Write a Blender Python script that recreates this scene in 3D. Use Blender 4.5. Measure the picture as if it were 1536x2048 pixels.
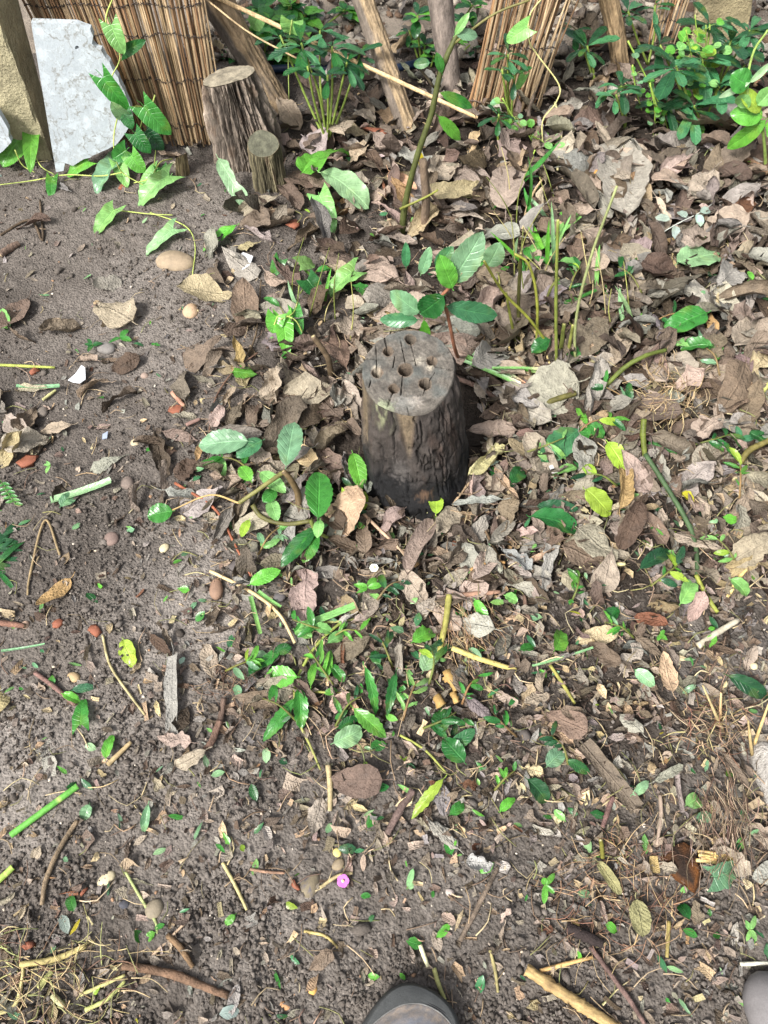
import bpy, math, random
import numpy as np
from mathutils import Vector, Matrix
R = math.radians
for o in list(bpy.data.objects): bpy.data.objects.remove(o)
SC = bpy.context.scene
COL = SC.collection
rng = np.random.default_rng(7)
random.seed(7)

# ------------------------------------------------------------------ camera
CAMZ, TH, FP = 1.2, R(60), 1479.0
cam = bpy.data.cameras.new('camera'); camo = bpy.data.objects.new('camera', cam)
COL.objects.link(camo); SC.camera = camo
camo.location = (0, 0, CAMZ); camo.rotation_euler = (math.pi/2 - TH, 0, 0)
cam.sensor_fit = 'VERTICAL'; cam.sensor_height = 36; cam.lens = 36*FP/2048
cam.clip_start = 0.02; cam.clip_end = 200

# ------------------------------------------------------------------ sky and sun
W = bpy.data.worlds.new('World'); SC.world = W; W.use_nodes = True
wn = W.node_tree; wn.nodes.clear()
sky = wn.nodes.new('ShaderNodeTexSky'); sky.sky_type = 'NISHITA'; sky.sun_disc = False
SUN_EL, SUN_AZ = R(50), R(225)
sky.sun_elevation = SUN_EL; sky.sun_rotation = SUN_AZ
sky.dust_density = 6; sky.air_density = 1.0; sky.ozone_density = 1.0
hs = wn.nodes.new('ShaderNodeHueSaturation'); hs.inputs['Saturation'].default_value = 0.36
bg = wn.nodes.new('ShaderNodeBackground'); bg.inputs['Strength'].default_value = 0.068
wo = wn.nodes.new('ShaderNodeOutputWorld')
wn.links.new(sky.outputs[0], hs.inputs['Color']); wn.links.new(hs.outputs[0], bg.inputs[0]); wn.links.new(bg.outputs[0], wo.inputs[0])
sl = bpy.data.lights.new('sun', 'SUN'); sl.energy = 1.5; sl.angle = R(11); sl.color = (1, 0.97, 0.93)
so = bpy.data.objects.new('sun', sl); COL.objects.link(so); so.location = (0, 0, 5)
# direction towards the sun: azimuth measured clockwise from +Y
sd = Vector((math.sin(SUN_AZ)*math.cos(SUN_EL), math.cos(SUN_AZ)*math.cos(SUN_EL), math.sin(SUN_EL)))
so.rotation_euler = sd.to_track_quat('Z', 'Y').to_euler()
vs = SC.view_settings; vs.view_transform = 'Standard'; vs.look = 'None'; vs.gamma = 1; vs.use_curve_mapping = False
vs.exposure = 1.65

# ------------------------------------------------------------------ helpers: places
cT, sT = math.cos(TH), math.sin(TH)
def ray(px, py):
    dx = (px-768)/FP; dy = (1024-py)/FP
    return Vector((dx, cT+dy*sT, -sT+dy*cT))
def gz(px, py, z=0.0):
    d = ray(px, py); t = (z-CAMZ)/d.z
    return Vector((d.x*t, d.y*t, z))
def gy(px, py, Y):
    d = ray(px, py); t = Y/d.y
    return Vector((d.x*t, Y, CAMZ+d.z*t))
def hsh(i, j, s):
    n = (i*374761393 + j*668265263 + s*974634777) & 0x7fffffff
    n = ((n ^ (n >> 13))*1274126177) & 0x7fffffff
    return ((n ^ (n >> 16)) & 0xffff)/65535.0
def vn(x, y, s=0):
    x = np.asarray(x, float); y = np.asarray(y, float)
    i = np.floor(x).astype(np.int64); j = np.floor(y).astype(np.int64)
    f = x-i; g = y-j; f = f*f*(3-2*f); g = g*g*(3-2*g)
    a = hsh(i, j, s); b = hsh(i+1, j, s); c = hsh(i, j+1, s); d = hsh(i+1, j+1, s)
    return a+(b-a)*f+(c-a)*g+(a-b-c+d)*f*g
def fbm(x, y, s=0, o=4):
    v = 0; a = .5
    for k in range(o):
        v = v+a*vn(np.asarray(x)*2**k+17.3*k, np.asarray(y)*2**k-9.1*k, s+k); a *= .5
    return v
# how much leaf litter lies where, on a coarse chart of the bed (columns left to right, rows far to near)
DX = np.array([-250, 0, 256, 512, 768, 1024, 1280, 1536, 1800])
DY = np.array([-250, 150, 330, 500, 700, 900, 1080, 1260, 1440, 1600, 1800, 2048, 2300])
DM = np.array([
 [0, 0, 0, .3, .3, .35, .4, .5, .5], [0, 0, 0, .5, .6, .9, .9, .9, .9], [.1, .1, .1, .5, .9, 1, 1, 1, 1],
 [0, 0, 0, .3, .7, 1, 1, 1, 1], [.1, .08, .04, .45, .9, .95, 1, 1, 1], [.2, .15, .08, .7, 1, .95, .95, .95, .9],
 [.06, .03, .03, .45, .95, .9, .92, .8, .8], [.08, .06, .03, .4, .68, .62, .6, .42, .4], [.1, .08, .08, .36, .6, .62, .62, .5, .5],
 [.06, .05, .06, .22, .36, .42, .46, .42, .4], [.14, .12, .06, .05, .06, .08, .22, .28, .35], [.25, .22, .12, .05, .05, .08, .15, .18, .25],
 [.4, .35, .2, .1, .1, .1, .2, .2, .2]])
def dens(px, py):
    px = np.clip(np.asarray(px, float), DX[0], DX[-1]-1e-3); py = np.clip(np.asarray(py, float), DY[0], DY[-1]-1e-3)
    i = np.clip(np.searchsorted(DX, px, side='right')-1, 0, len(DX)-2); j = np.clip(np.searchsorted(DY, py, side='right')-1, 0, len(DY)-2)
    f = (px-DX[i])/(DX[i+1]-DX[i]); g = (py-DY[j])/(DY[j+1]-DY[j])
    return (DM[j, i]*(1-f)+DM[j, i+1]*f)*(1-g)+(DM[j+1, i]*(1-f)+DM[j+1, i+1]*f)*g
def to_px(x, y, z=0.0):
    dz = z-CAMZ
    fw = y*cT-dz*sT; up = y*sT+dz*cT
    fw = np.maximum(fw, .05)
    return 768+FP*x/fw, 1024-FP*up/fw
def H(x, y):
    x = np.asarray(x, float); y = np.asarray(y, float)
    h = (fbm(x*2.2+5, y*2.2, 11, 3)-.44)*.045 + (fbm(x*9, y*9, 31, 2)-.37)*.012
    px, py = to_px(x, y)
    h = h + .022*dens(px, py)
    # trodden hollow in front of the camera, step of the bed near the fence
    return h-.012
def H1(x, y): return float(H(np.array([x]), np.array([y]))[0])
def gp(px, py, h=0.0):
    z = 0.0
    for k in range(3):
        p = gz(px, py, z+h); z = H1(p.x, p.y)
    return gz(px, py, z+h)

# ------------------------------------------------------------------ helpers: materials
def s2l(c):
    c = np.asarray(c, float)/255.0
    return np.where(c <= .04045, c/12.92, ((c+.055)/1.055)**2.4)
class G:
    def __init__(s, name):
        s.m = bpy.data.materials.new(name); s.m.use_nodes = True; s.t = s.m.node_tree; s.t.nodes.clear()
        s.out = s.t.nodes.new('ShaderNodeOutputMaterial')
    def n(s, typ, ins=None, **kw):
        x = s.t.nodes.new('ShaderNode'+typ)
        for k, v in kw.items(): setattr(x, k, v)
        for k, v in (ins or {}).items():
            if isinstance(v, bpy.types.NodeSocket): s.t.links.new(v, x.inputs[k])
            else: x.inputs[k].default_value = v
        return x
    def math(s, op, a, b=0.0, c=0.0, clamp=False):
        return s.n('Math', {0: a, 1: b, 2: c}, operation=op, use_clamp=clamp).outputs[0]
    def noise(s, vec, scale, detail=3, rough=.55):
        return s.n('TexNoise', {'Vector': vec, 'Scale': scale, 'Detail': detail, 'Roughness': rough}).outputs[0]
    def ramp(s, v, a, b, lo=0.0, hi=1.0):
        return s.n('MapRange', {0: v, 1: a, 2: b, 3: lo, 4: hi}).outputs[0]
    def mix(s, f, a, b, typ='MIX'):
        x = s.n('Mix', data_type='RGBA', blend_type=typ)
        for k, v in ((0, f), (6, a), (7, b)):
            if isinstance(v, bpy.types.NodeSocket): s.t.links.new(v, x.inputs[k])
            else: x.inputs[k].default_value = v
        return x.outputs[2]
    def scale(s, col, f):
        return s.n('VectorMath', {0: col, 'Scale': f}, operation='SCALE').outputs[0]
def leaf_mat(name, dead):
    g = G(name)
    tint = g.n('Attribute', attribute_name='tint').outputs[0]
    obj = g.n('TexCoord').outputs['Object']
    uv = g.n('UVMap', uv_map='UVMap').outputs[0]
    sp = g.n('SeparateXYZ', {0: uv})
    au = g.math('ABSOLUTE', sp.outputs[0])
    nd_ = g.noise(obj, 30, 2)
    fr = g.math('FRACT', g.math('ADD', g.math('SUBTRACT', g.math('MULTIPLY', sp.outputs[1], 8.0), g.math('MULTIPLY', au, 1.7)), g.math('MULTIPLY', nd_, .9 if dead else .3)))
    side = g.ramp(g.math('ABSOLUTE', g.math('SUBTRACT', fr, .5)), .38, .48)
    mid = g.ramp(au, .03, .09, 1, 0)
    vein = g.math('MAXIMUM', g.math('MULTIPLY', side, .6), mid)
    n1 = g.noise(obj, 55, 4, .6); n2 = g.noise(obj, 220, 3, .6); n3 = g.noise(obj, 22, 2)
    c = g.scale(tint, g.ramp(n1, .3, .7, .72, 1.28))
    if dead:
        c = g.mix(g.ramp(n3, .5, .72, 0, .35), c, g.scale(c, .62))
        c = g.mix(g.ramp(n2, .62, .72, 0, .5), c, (.03, .022, .016, 1))
        c = g.mix(g.math('MULTIPLY', vein, .35), c, g.scale(c, 1.45))
    else:
        c = g.mix(g.ramp(n3, .58, .7, 0, .25), c, (.22, .25, .02, 1))
        c = g.mix(g.ramp(n2, .68, .74, 0, .35), c, (.12, .08, .03, 1))
        c = g.mix(g.math('MULTIPLY', vein, .5), c, g.n('MixRGB', {0: 1.0, 1: g.scale(c, 1.6), 2: (.02, .05, .01, 1)}, blend_type='ADD').outputs[0])
    if dead: hh = g.math('ADD', g.math('ADD', g.math('MULTIPLY', g.math('ABSOLUTE', g.math('SUBTRACT', fr, .5)), .42), g.math('MULTIPLY', n1, 2.4)), g.math('ADD', g.math('MULTIPLY', n2, .7), g.math('MULTIPLY', mid, .5)))
    else: hh = g.math('ADD', g.math('MULTIPLY', vein, -.5), g.math('MULTIPLY', n1, .7))
    b1 = g.n('Bump', {'Strength': .85 if dead else .6, 'Distance': .0035 if dead else .003, 'Height': hh}).outputs[0]
    p = g.n('BsdfPrincipled', {'Base Color': c, 'Roughness': g.ramp(n1, .3, .7, .55, .8) if dead else g.ramp(n1, .3, .7, .2, .42), 'Normal': b1, 'Specular IOR Level': .35 if dead else .55})
    tr = g.n('BsdfTranslucent', {'Color': g.scale(c, 1.1), 'Normal': b1})
    mx = g.n('MixShader', {0: .12 if dead else .22, 1: p.outputs[0], 2: tr.outputs[0]})
    g.t.links.new(mx.outputs[0], g.out.inputs[0])
    return g.m
def tint_mat(name, s1=40, s2=200, amp=.35, rough=(.7, .95), bump=.4, dist=.004, stretch=None, spots=0.0, spec=.3):
    g = G(name)
    tint = g.n('Attribute', attribute_name='tint').outputs[0]
    obj = g.n('TexCoord').outputs['Object']
    if stretch: obj = g.n('VectorMath', {0: obj, 1: stretch}, operation='MULTIPLY').outputs[0]
    n1 = g.noise(obj, s1, 5, .6); n2 = g.noise(obj, s2, 4, .65)
    c = g.scale(tint, g.ramp(n1, .28, .72, 1-amp, 1+amp))
    c = g.scale(c, g.ramp(n2, .28, .72, 1-amp*.7, 1+amp*.7))
    if spots: c = g.mix(g.ramp(n2, .6, .68, 0, spots), c, g.scale(c, .35))
    b = g.n('Bump', {'Strength': bump, 'Distance': dist, 'Height': g.math('ADD', n1, g.math('MULTIPLY', n2, .6))}).outputs[0]
    p = g.n('BsdfPrincipled', {'Base Color': c, 'Roughness': g.ramp(n1, .3, .7, *rough), 'Normal': b, 'Specular IOR Level': spec})
    g.t.links.new(p.outputs[0], g.out.inputs[0])
    return g.m
def soil_mat():
    g = G('soil')
    obj = g.n('TexCoord').outputs['Object']
    n0 = g.noise(obj, 2.2, 3); n1 = g.noise(obj, 14, 5, .6); n2 = g.noise(obj, 110, 5, .7); n3 = g.noise(obj, 420, 3, .7)
    dust = g.n('Attribute', attribute_name='dust').outputs['Fac']
    c = g.mix(g.ramp(n0, .4, .62), (.090, .078, .068, 1), (.148, .129, .113, 1))
    c = g.mix(g.ramp(n1, .42, .68, 0, .5), c, (.185, .164, .145, 1))
    c = g.mix(g.math('MULTIPLY', dust, g.ramp(n1, .3, .6, .45, 1)), c, (.27, .243, .218, 1))
    gap_sh = g.n('Attribute', attribute_name='gap_shade').outputs['Fac']
    c = g.mix(gap_sh, c, (.030, .023, .018, 1))  # gap shade beneath litter painted into the soil colour, besides dark humus
    c = g.scale(c, g.ramp(n2, .3, .7, .6, 1.4))
    c = g.mix(g.ramp(n3, .66, .74, 0, .6), c, (.34, .30, .25, 1))
    vo = g.n('TexVoronoi', {'Vector': obj, 'Scale': 210.0}, feature='F1').outputs[0]
    hgt = g.math('ADD', g.math('MULTIPLY', vo, -.8), g.math('ADD', n2, g.math('MULTIPLY', n3, .5)))
    b = g.n('Bump', {'Strength': .9, 'Distance': .0045, 'Height': hgt}).outputs[0]
    p = g.n('BsdfPrincipled', {'Base Color': c, 'Roughness': .95, 'Normal': b, 'Specular IOR Level': .15})
    g.t.links.new(p.outputs[0], g.out.inputs[0]); return g.m
M = {}
M['dead'] = leaf_mat('dead_leaf', True); M['green'] = leaf_mat('green_leaf', False)
M['soil'] = soil_mat()
M['wood'] = tint_mat('weathered_wood', 60, 320, .35, (.75, .95), .6, .004)
M['bark'] = tint_mat('bark', 45, 240, .45, (.8, 1), .9, .006, (1, 1, .35), .5)
M['stem'] = tint_mat('stem', 90, 400, .28, (.45, .7), .3, .002)
M['straw'] = tint_mat('straw', 70, 500, .3, (.6, .85), .3, .002)
M['reed'] = tint_mat('reed_cane', 25, 160, .38, (.5, .75), .25, .002, (1, 1, .25), .35)
M['stone'] = tint_mat('stone', 60, 350, .22, (.6, .9), .3, .003, None, .3)
M['crumb'] = tint_mat('soil_crumb', 60, 300, .35, (.9, 1), .6, .003, None, 0, .12)
M['concrete'] = tint_mat('concrete', 16, 170, .34, (.85, 1), 1.0, .01, None, .7)
def slab_mat():
    g = G('slab'); tint = g.n('Attribute', attribute_name='tint').outputs[0]; obj = g.n('TexCoord').outputs['Object']
    n1 = g.noise(obj, 11, 5, .6); n2 = g.noise(obj, 40, 4, .7); n3 = g.noise(obj, 150, 3, .6)
    ln = g.math('MAXIMUM', g.ramp(g.math('ABSOLUTE', g.math('SUBTRACT', n1, .5)), .006, .022, 1, 0), g.math('MULTIPLY', g.ramp(g.math('ABSOLUTE', g.math('SUBTRACT', n2, .5)), .01, .03, 1, 0), .5))
    c = g.scale(tint, g.ramp(n2, .3, .7, .76, 1.12))
    c = g.mix(g.math('MULTIPLY', ln, g.ramp(n3, .38, .58, .1, .85)), c, (.20, .20, .18, 1))
    c = g.mix(g.ramp(n1, .62, .72, 0, .5), c, (.36, .34, .29, 1))
    b = g.n('Bump', {'Strength': .4, 'Distance': .002, 'Height': g.math('ADD', n2, n3)}).outputs[0]
    p = g.n('BsdfPrincipled', {'Base Color': c, 'Roughness': .6, 'Normal': b}); g.t.links.new(p.outputs[0], g.out.inputs[0]); return g.m
M['marble'] = slab_mat()
M['rubber'] = tint_mat('shoe_rubber', 40, 500, .2, (.55, .8), .35, .002)
M['plastic'] = tint_mat('plastic', 60, 300, .1, (.35, .5), .1, .001)

# ------------------------------------------------------------------ helpers: objects
ORI = {}
def tag(o, label=None, cat=None, group=None, kind=None):
    if label: o['label'] = label
    if cat: o['category'] = cat
    if group: o['group'] = group
    if kind: o['kind'] = kind
    return o
def mesh_obj(name, V, Fs, mat, parent=None, tint=None, uv=None, smooth=True, loc=None):
    V = np.asarray(V, float).reshape(-1, 3)
    if loc is None:
        loc = Vector((0, 0, 0)) if parent is None else Vector(ORI.get(parent, (0, 0, 0)))
    me = bpy.data.meshes.new(name)
    Vl = V-np.array(loc)
    if isinstance(Fs, np.ndarray):
        n, k = Fs.shape
        me.vertices.add(len(Vl)); me.vertices.foreach_set('co', Vl.ravel())
        me.loops.add(n*k); me.loops.foreach_set('vertex_index', Fs.ravel().astype(np.int32))
        me.polygons.add(n); me.polygons.foreach_set('loop_start', np.arange(0, n*k, k, dtype=np.int32))
        me.update(calc_edges=True)
    else:
        me.from_pydata(Vl.tolist(), [], Fs)
    if tint is not None:
        a = me.attributes.new('tint', 'FLOAT_COLOR', 'POINT')
        t = np.asarray(tint, float)
        if t.ndim == 1: t = np.tile(t, (len(Vl), 1))
        a.data.foreach_set('color', np.concatenate([t[:, :3], np.ones((len(Vl), 1))], 1).ravel())
    if uv is not None:
        l = me.uv_layers.new(name='UVMap')
        vi = np.zeros(len(me.loops), np.int32); me.loops.foreach_get('vertex_index', vi)
        l.data.foreach_set('uv', np.asarray(uv, float)[vi].ravel())
    if smooth: me.polygons.foreach_set('use_smooth', np.ones(len(me.polygons), bool))
    me.materials.append(mat); me.validate(); me.update()
    o = bpy.data.objects.new(name, me); COL.objects.link(o)
    if parent is not None:
        o.parent = parent; ORI[o] = tuple(loc)
    else:
        o.location = loc
    return o
def empty(name, loc):
    o = bpy.data.objects.new(name, None); COL.objects.link(o); o.location = loc; o.empty_display_size = .02
    ORI[o] = tuple(loc)
    return o
def grid_faces(nr, nc, wrap=False):
    i = np.arange(nr-1)[:, None]; j = np.arange(nc if wrap else nc-1)[None, :]
    a = i*nc+j; b = i*nc+(j+1) % nc
    return np.stack([a, b, b+nc, a+nc], -1).reshape(-1, 4)
class MB:
    def __init__(s): s.V = []; s.F = []; s.T = []; s.U = []; s.n = 0
    def add(s, V, F, tint, uv=None):
        V = np.asarray(V); F = np.asarray(F)
        if F.shape[1] == 3: F = np.concatenate([F, F[:, 2:3]], 1)
        s.V.append(V); s.F.append(F+s.n); s.n += len(V)
        t = np.asarray(tint, float); s.T.append(np.tile(t, (len(V), 1)) if t.ndim == 1 else t)
        s.U.append(np.zeros((len(V), 2)) if uv is None else uv)
    def build(s, name, mat, parent=None, smooth=True, loc=None):
        V = np.concatenate(s.V); F = np.concatenate(s.F)
        tri = F[:, 2] == F[:, 3]
        fs = F if not tri.any() else ([list(map(int, f[:3])) if t else list(map(int, f)) for f, t in zip(F, tri)])
        return mesh_obj(name, V, fs, mat, parent, np.concatenate(s.T), np.concatenate(s.U), smooth, loc)
def catmull(P, n):
    P = np.asarray(P, float)
    if len(P) < 3: return np.array([P[0]+(P[-1]-P[0])*t for t in np.linspace(0, 1, max(2, n))])
    Q = np.vstack([2*P[0]-P[1], P, 2*P[-1]-P[-2]]); out = []
    m = len(P)-1
    for t in np.linspace(0, m, n):
        k = min(int(t), m-1); f = t-k; a, b, c, d = Q[k:k+4]
        out.append(.5*((2*b)+(c-a)*f+(2*a-5*b+4*c-d)*f*f+(3*b-a-3*c+d)*f**3))
    return np.array(out)
def tube(P, r, sides=6, cap=True, jit=0.0, rg=None):
    P = np.asarray(P, float); n = len(P)
    r = np.full(n, r) if np.isscalar(r) else np.interp(np.linspace(0, 1, n), np.linspace(0, 1, len(r)), r)
    T = np.gradient(P, axis=0); T /= np.linalg.norm(T, axis=1)[:, None]+1e-9
    ref = np.array([0, 0, 1.0]) if abs(T[0][2]) < .8 else np.array([1.0, 0, 0])
    A = np.cross(T, ref); A /= np.linalg.norm(A, axis=1)[:, None]+1e-9
    B = np.cross(T, A)
    th = np.arange(sides)*2*math.pi/sides
    rr = r[:, None]*np.ones((1, sides))
    if jit: rr = rr*(1+jit*(rg or rng).standard_normal((n, sides)))
    V = P[:, None, :]+rr[..., None]*(np.cos(th)[None, :, None]*A[:, None, :]+np.sin(th)[None, :, None]*B[:, None, :])
    V = V.reshape(-1, 3); F = grid_faces(n, sides, True)
    if cap:
        k = len(V); V = np.vstack([V, P[0], P[-1]])
        f0 = [[(i+1) % sides, i, k, k] for i in range(sides)]
        b = (n-1)*sides
        f1 = [[b+i, b+(i+1) % sides, k+1, k+1] for i in range(sides)]
        F = np.vstack([F, f0, f1])
    return V, F
def tube_obj(name, P, r, mat, tint, parent=None, sides=7, n=None, jit=0.0, loc=None, cutend=None):
    if n: P = catmull(P, n)
    V, F = tube(P, r, sides, True, jit)
    t = np.tile(np.asarray(tint, float), (len(V), 1))
    m = len(P); w_ = 1+.5*(fbm(np.arange(m)*.55+rng.random()*50, np.zeros(m)+rng.random()*9, 3, 3)-.44)*2
    t[:m*sides] *= np.repeat(np.clip(w_, .5, 1.35), sides)[:, None]
    if cutend is not None: t[-1] = cutend; t[-2] = cutend
    mb = MB(); mb.add(V, F, t)
    return mb.build(name, mat, parent, True, loc)

PROF = {'oval': (.55, .6), 'ovate': (.45, .95), 'obov': (1.0, .45), 'lance': (.8, .85), 'laurel': (.7, .75), 'round': (.5, .5)}
def leaf_arr(L, Wd, shape='oval', fold=.2, bend=0., roll=0., twist=0., wr=.05, nt=13, nu=7, torn=0., ser=0., rg=None, stalk=.18, wave=0., marg=0.):
    """blade grid: y along the midrib, x across, z up"""
    rg = rg or rng
    t = np.linspace(0, 1, nt); u = np.linspace(-1, 1, nu)
    if shape == 'strip': w = np.full(nt, 1.0)*(1-.15*t)
    elif shape == 'heart': w = (.62+.75*t)*(1-t)**.75; w = w/w.max()
    else:
        a, b = PROF[shape]; w = (t+1e-4)**a*(1-t+1e-4)**b; w /= w.max()
    tt = t[:, None]*np.ones((1, nu)); uu = u[None, :]*np.ones((nt, 1))
    ww = w[:, None]*np.ones((1, nu))
    if ser: ww = ww*(1+ser*np.where(np.arange(nt) % 2 == 0, 1, -1)[:, None]*(np.abs(uu) > .95))
    if torn:
        for sgn in (-1, 1):
            c = rg.random(3)
            cut = np.zeros(nt)
            for cc in c: cut += torn*np.exp(-((t-cc)/(.05+.1*rg.random()))**2)*rg.random()*1.4
            cut += torn*.5*rg.random(nt)
            ww = np.where(np.sign(uu) == sgn, ww*np.clip(1-cut, .12, 1.1)[:, None], ww)
    if marg: ww = ww*(1+marg*rg.standard_normal((nt, 1))*(np.abs(uu) > .6)*np.where(uu > 0, 1, -.7)+marg*.6*rg.standard_normal((nt, nu))*(np.abs(uu) > .9))
    x = uu*ww*Wd/2
    y = tt*L
    if shape == 'heart': y = y-L*.28*np.abs(uu)**1.3*(1-tt)**3
    if torn: y = y+L*.05*torn*rg.standard_normal((nt, nu))*(tt > .8)
    z = np.abs(x)*fold
    a1, a2, a3 = rg.random(3)*6.28
    z = z+wr*Wd*(np.sin(tt*9+uu*2.2+a1)*.35+np.sin(tt*17-uu*5+a2)*.22*np.abs(uu)+.3*np.sin(uu*6+tt*3+a3))
    z = z+wave*Wd*np.sin(tt*20+a1+(uu > 0)*1.5)*np.abs(uu)**2
    if wr > .08: z = z+wr*.35*Wd*rg.standard_normal((nt, nu))*.5
    if roll:
        ang = roll*(x/(Wd/2)); rad = (Wd/2)/roll
        x = np.sin(ang)*(rad-z); z2 = rad-np.cos(ang)*(rad-z); z = z2
    if twist:
        a = twist*(tt-.5); x, z = x*np.cos(a)-z*np.sin(a), x*np.sin(a)+z*np.cos(a)
    if abs(bend) > 1e-3:
        ang = bend*(y/L); rad = L/bend
        y = np.sin(ang)*(rad-z); z = rad-np.cos(ang)*(rad-z)
    V = np.stack([x, y, z], -1).reshape(-1, 3)
    uv = np.stack([uu, tt], -1).reshape(-1, 2)
    F = grid_faces(nt, nu)
    if stalk:
        c = V[nu//2]
        P = np.array([c+np.array([0, .05*L, -.0005]), c+np.array([0, -stalk*L*.5, -.004*rg.random()]), c+np.array([stalk*L*.25*(rg.random()-.5), -stalk*L, stalk*L*.3*(rg.random()-.3)])])
        TV, TF = tube(P, [max(.0007, Wd*.014)]*3, 4, False)
        F = np.vstack([F, TF+len(V)]); V = np.vstack([V, TV]); uv = np.vstack([uv, np.zeros((len(TV), 2))])
    return V, F, uv
def frame(p0, d, up, V):
    d = Vector(d).normalized(); up = Vector(up); xx = d.cross(up)
    if xx.length < 1e-4: xx = d.cross(Vector((1, 0, .3)))
    xx.normalize(); zz = xx.cross(d)
    Mx = np.array([xx, d, zz])
    return V@Mx+np.array(p0)
def vary(c, s=.12, rg=None):
    rg = rg or rng
    return np.clip(np.asarray(c)*(1+s*rg.standard_normal())*(1+.04*rg.standard_normal(3)), .004, .9)

DEADC = {k: s2l(v) for k, v in dict(brown=(114, 100, 86), pale=(158, 145, 129), grey=(152, 147, 138), tan=(178, 157, 126), dark=(84, 70, 58),
    red=(116, 78, 58), pink=(163, 146, 132), yellow=(204, 186, 146), peach=(214, 164, 134), ochre=(176, 144, 102), olive=(150, 146, 100), silver=(168, 168, 165)).items()}
GREENC = {k: s2l(v)*np.array((.78, .80, .80)) for k, v in dict(deep=(42, 104, 48), mid=(66, 138, 56), bright=(106, 178, 66), light=(140, 196, 110), lime=(164, 196, 70), blue=(74, 134, 88), dark=(38, 86, 52),
    pale=(160, 200, 146), grey=(126, 170, 126), yellow=(222, 208, 60), silver=(178, 196, 184)).items()}
WORDS = dict(brown='brown', pale='pale brown', grey='greyish', tan='tan', dark='dark brown', red='reddish brown', pink='pinkish brown', yellow='pale yellow', peach='peach-coloured',
    ochre='ochre', olive='olive yellow', silver='silvery')
GWORDS = dict(deep='deep green', mid='mid green', bright='bright green', light='light green', lime='yellow-green', blue='bluish green', dark='dark green', pale='pale green',
    grey='grey-green', yellow='yellow', silver='silvery')
AUTO = []       # things that get a label from their look and the nearest landmark
def sc_at(px, py):
    p = gz(px, py); return FP/(p.y*cT+CAMZ*sT)      # pixels per metre there
def litter(px, py): return float(dens(px, py))*.022
def leaf_on_ground(name, b, t, wpx, col, green=False, shape='oval', h=None, up=None, res=(15, 7), label=None, auto=True, jit=.10, group=None, **kw):
    rg = np.random.default_rng(abs(int(b[0]*131+b[1]*17+t[0]*7+t[1])) % 2**31)
    mx, my = (b[0]+t[0])/2, (b[1]+t[1])/2
    if h is None: h = litter(mx, my)*1.5+.004
    p0 = gp(b[0], b[1], h); p1 = gp(t[0], t[1], h)
    L = (p1-p0).length; Wd = wpx/sc_at(mx, my)
    ax = abs((p1-p0).normalized().x)
    # width seen foreshortened when it lies along the view direction
    Wd *= (1+.45*ax*(1 if my < 900 else .4))*(.86 if green else 1)
    if green:
        P = dict(fold=rg.uniform(.1, .55), bend=-rg.uniform(.1, 1.0), wr=.05, twist=rg.uniform(-.7, .7), wave=.05, marg=.02)
    else:
        P = dict(fold=rg.uniform(-.1, .45), bend=rg.uniform(-1.0, .8), roll=rg.uniform(-.8, 1.4), wr=rg.uniform(.06, .15), twist=rg.uniform(-.8, .8), torn=rg.choice([0, .1, .2, .4]), marg=.05)
        P['bend'] = P['bend'] or .01
        if abs(P['roll']) < .05: P['roll'] = .06
    P.update(kw)
    V, F, uv = leaf_arr(L*1.04, Wd, shape, nt=res[0], nu=res[1], rg=rg, **P)
    u = Vector(up) if up else Vector((rg.uniform(-.35, .35), rg.uniform(-.45, .25), 1))
    Wv = frame(p0, p1-p0, u, V)
    ctr = (p0+p1)/2
    zz = H(Wv[:, 0], Wv[:, 1])
    gap = np.percentile(Wv[:, 2]-zz, 12)
    Wv[:, 2] += h*.8-gap-.0005
    c = vary((GREENC if green else DEADC)[col], jit, rg)
    o = mesh_obj(name, Wv, F, M['green' if green else 'dead'], None, c, uv, True, Vector(Wv[len(Wv)//2]))
    if label: tag(o, label, 'leaf', group)
    else:
        state = ''
        if not green:
            r_ = P.get('roll', 0)
            state = 'torn' if P.get('torn', 0) > .28 else ('curled' if r_ > .7 else ('crumpled' if P['wr'] > .105 else 'dry'))
        AUTO.append(dict(o=o, px=mx, py=my, L=max(L, Wd), col=(GWORDS if green else WORDS)[col], state=state, noun=('fallen leaf' if col in ('yellow', 'silver') else 'fresh fallen leaf') if green else 'dead leaf', cat='leaf', group='green leaves strewn over the bed' if green else 'dead leaves lying on the soil'))
    return o

# ================================================================== the setting
def axis(lo, hi, step, far):
    a = np.arange(lo, hi, step); b = []; d = step; x = hi
    while x < far: b.append(x); d *= 1.28; x += d
    c = []; d = step; x = lo
    while x > -far: d *= 1.28; x -= d; c.append(x)
    return np.concatenate([c[::-1], a, b])
xs = axis(-1.0, 1.0, .0042, 14); ys = axis(-.3, 1.95, .0045, 16)
X, Y = np.meshgrid(xs, ys)
Z = H(X, Y)
near = np.clip(1.4-np.maximum(np.abs(X)-.9, np.maximum(-.25-Y, Y-1.9))*3, 0, 1)
clod = np.maximum(vn(X*55, Y*55, 3)-.45, 0)*.018 + np.maximum(vn(X*120+.3, Y*120, 5)-.4, 0)*.008 + (fbm(X*28, Y*28, 8, 3)-.44)*.014
DUSTP = ((430, 1210, .20, .9), (360, 1170, .14, .6), (330, 640, .16, .5), (30, 1590, .12, .95), (-20, 1480, .10, .6), (300, 570, .22, .45), (420, 1600, .16, .35), (560, 1830, .16, .45), (880, 1730, .12, .4), (1470, 1330, .12, .7), (200, 1450, .10, .35), (700, 1640, .12, .3), (420, 440, .12, .4))
DUST = np.zeros_like(X); wob = (fbm(X*7, Y*7, 55, 4)-.44)*1.6
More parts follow.
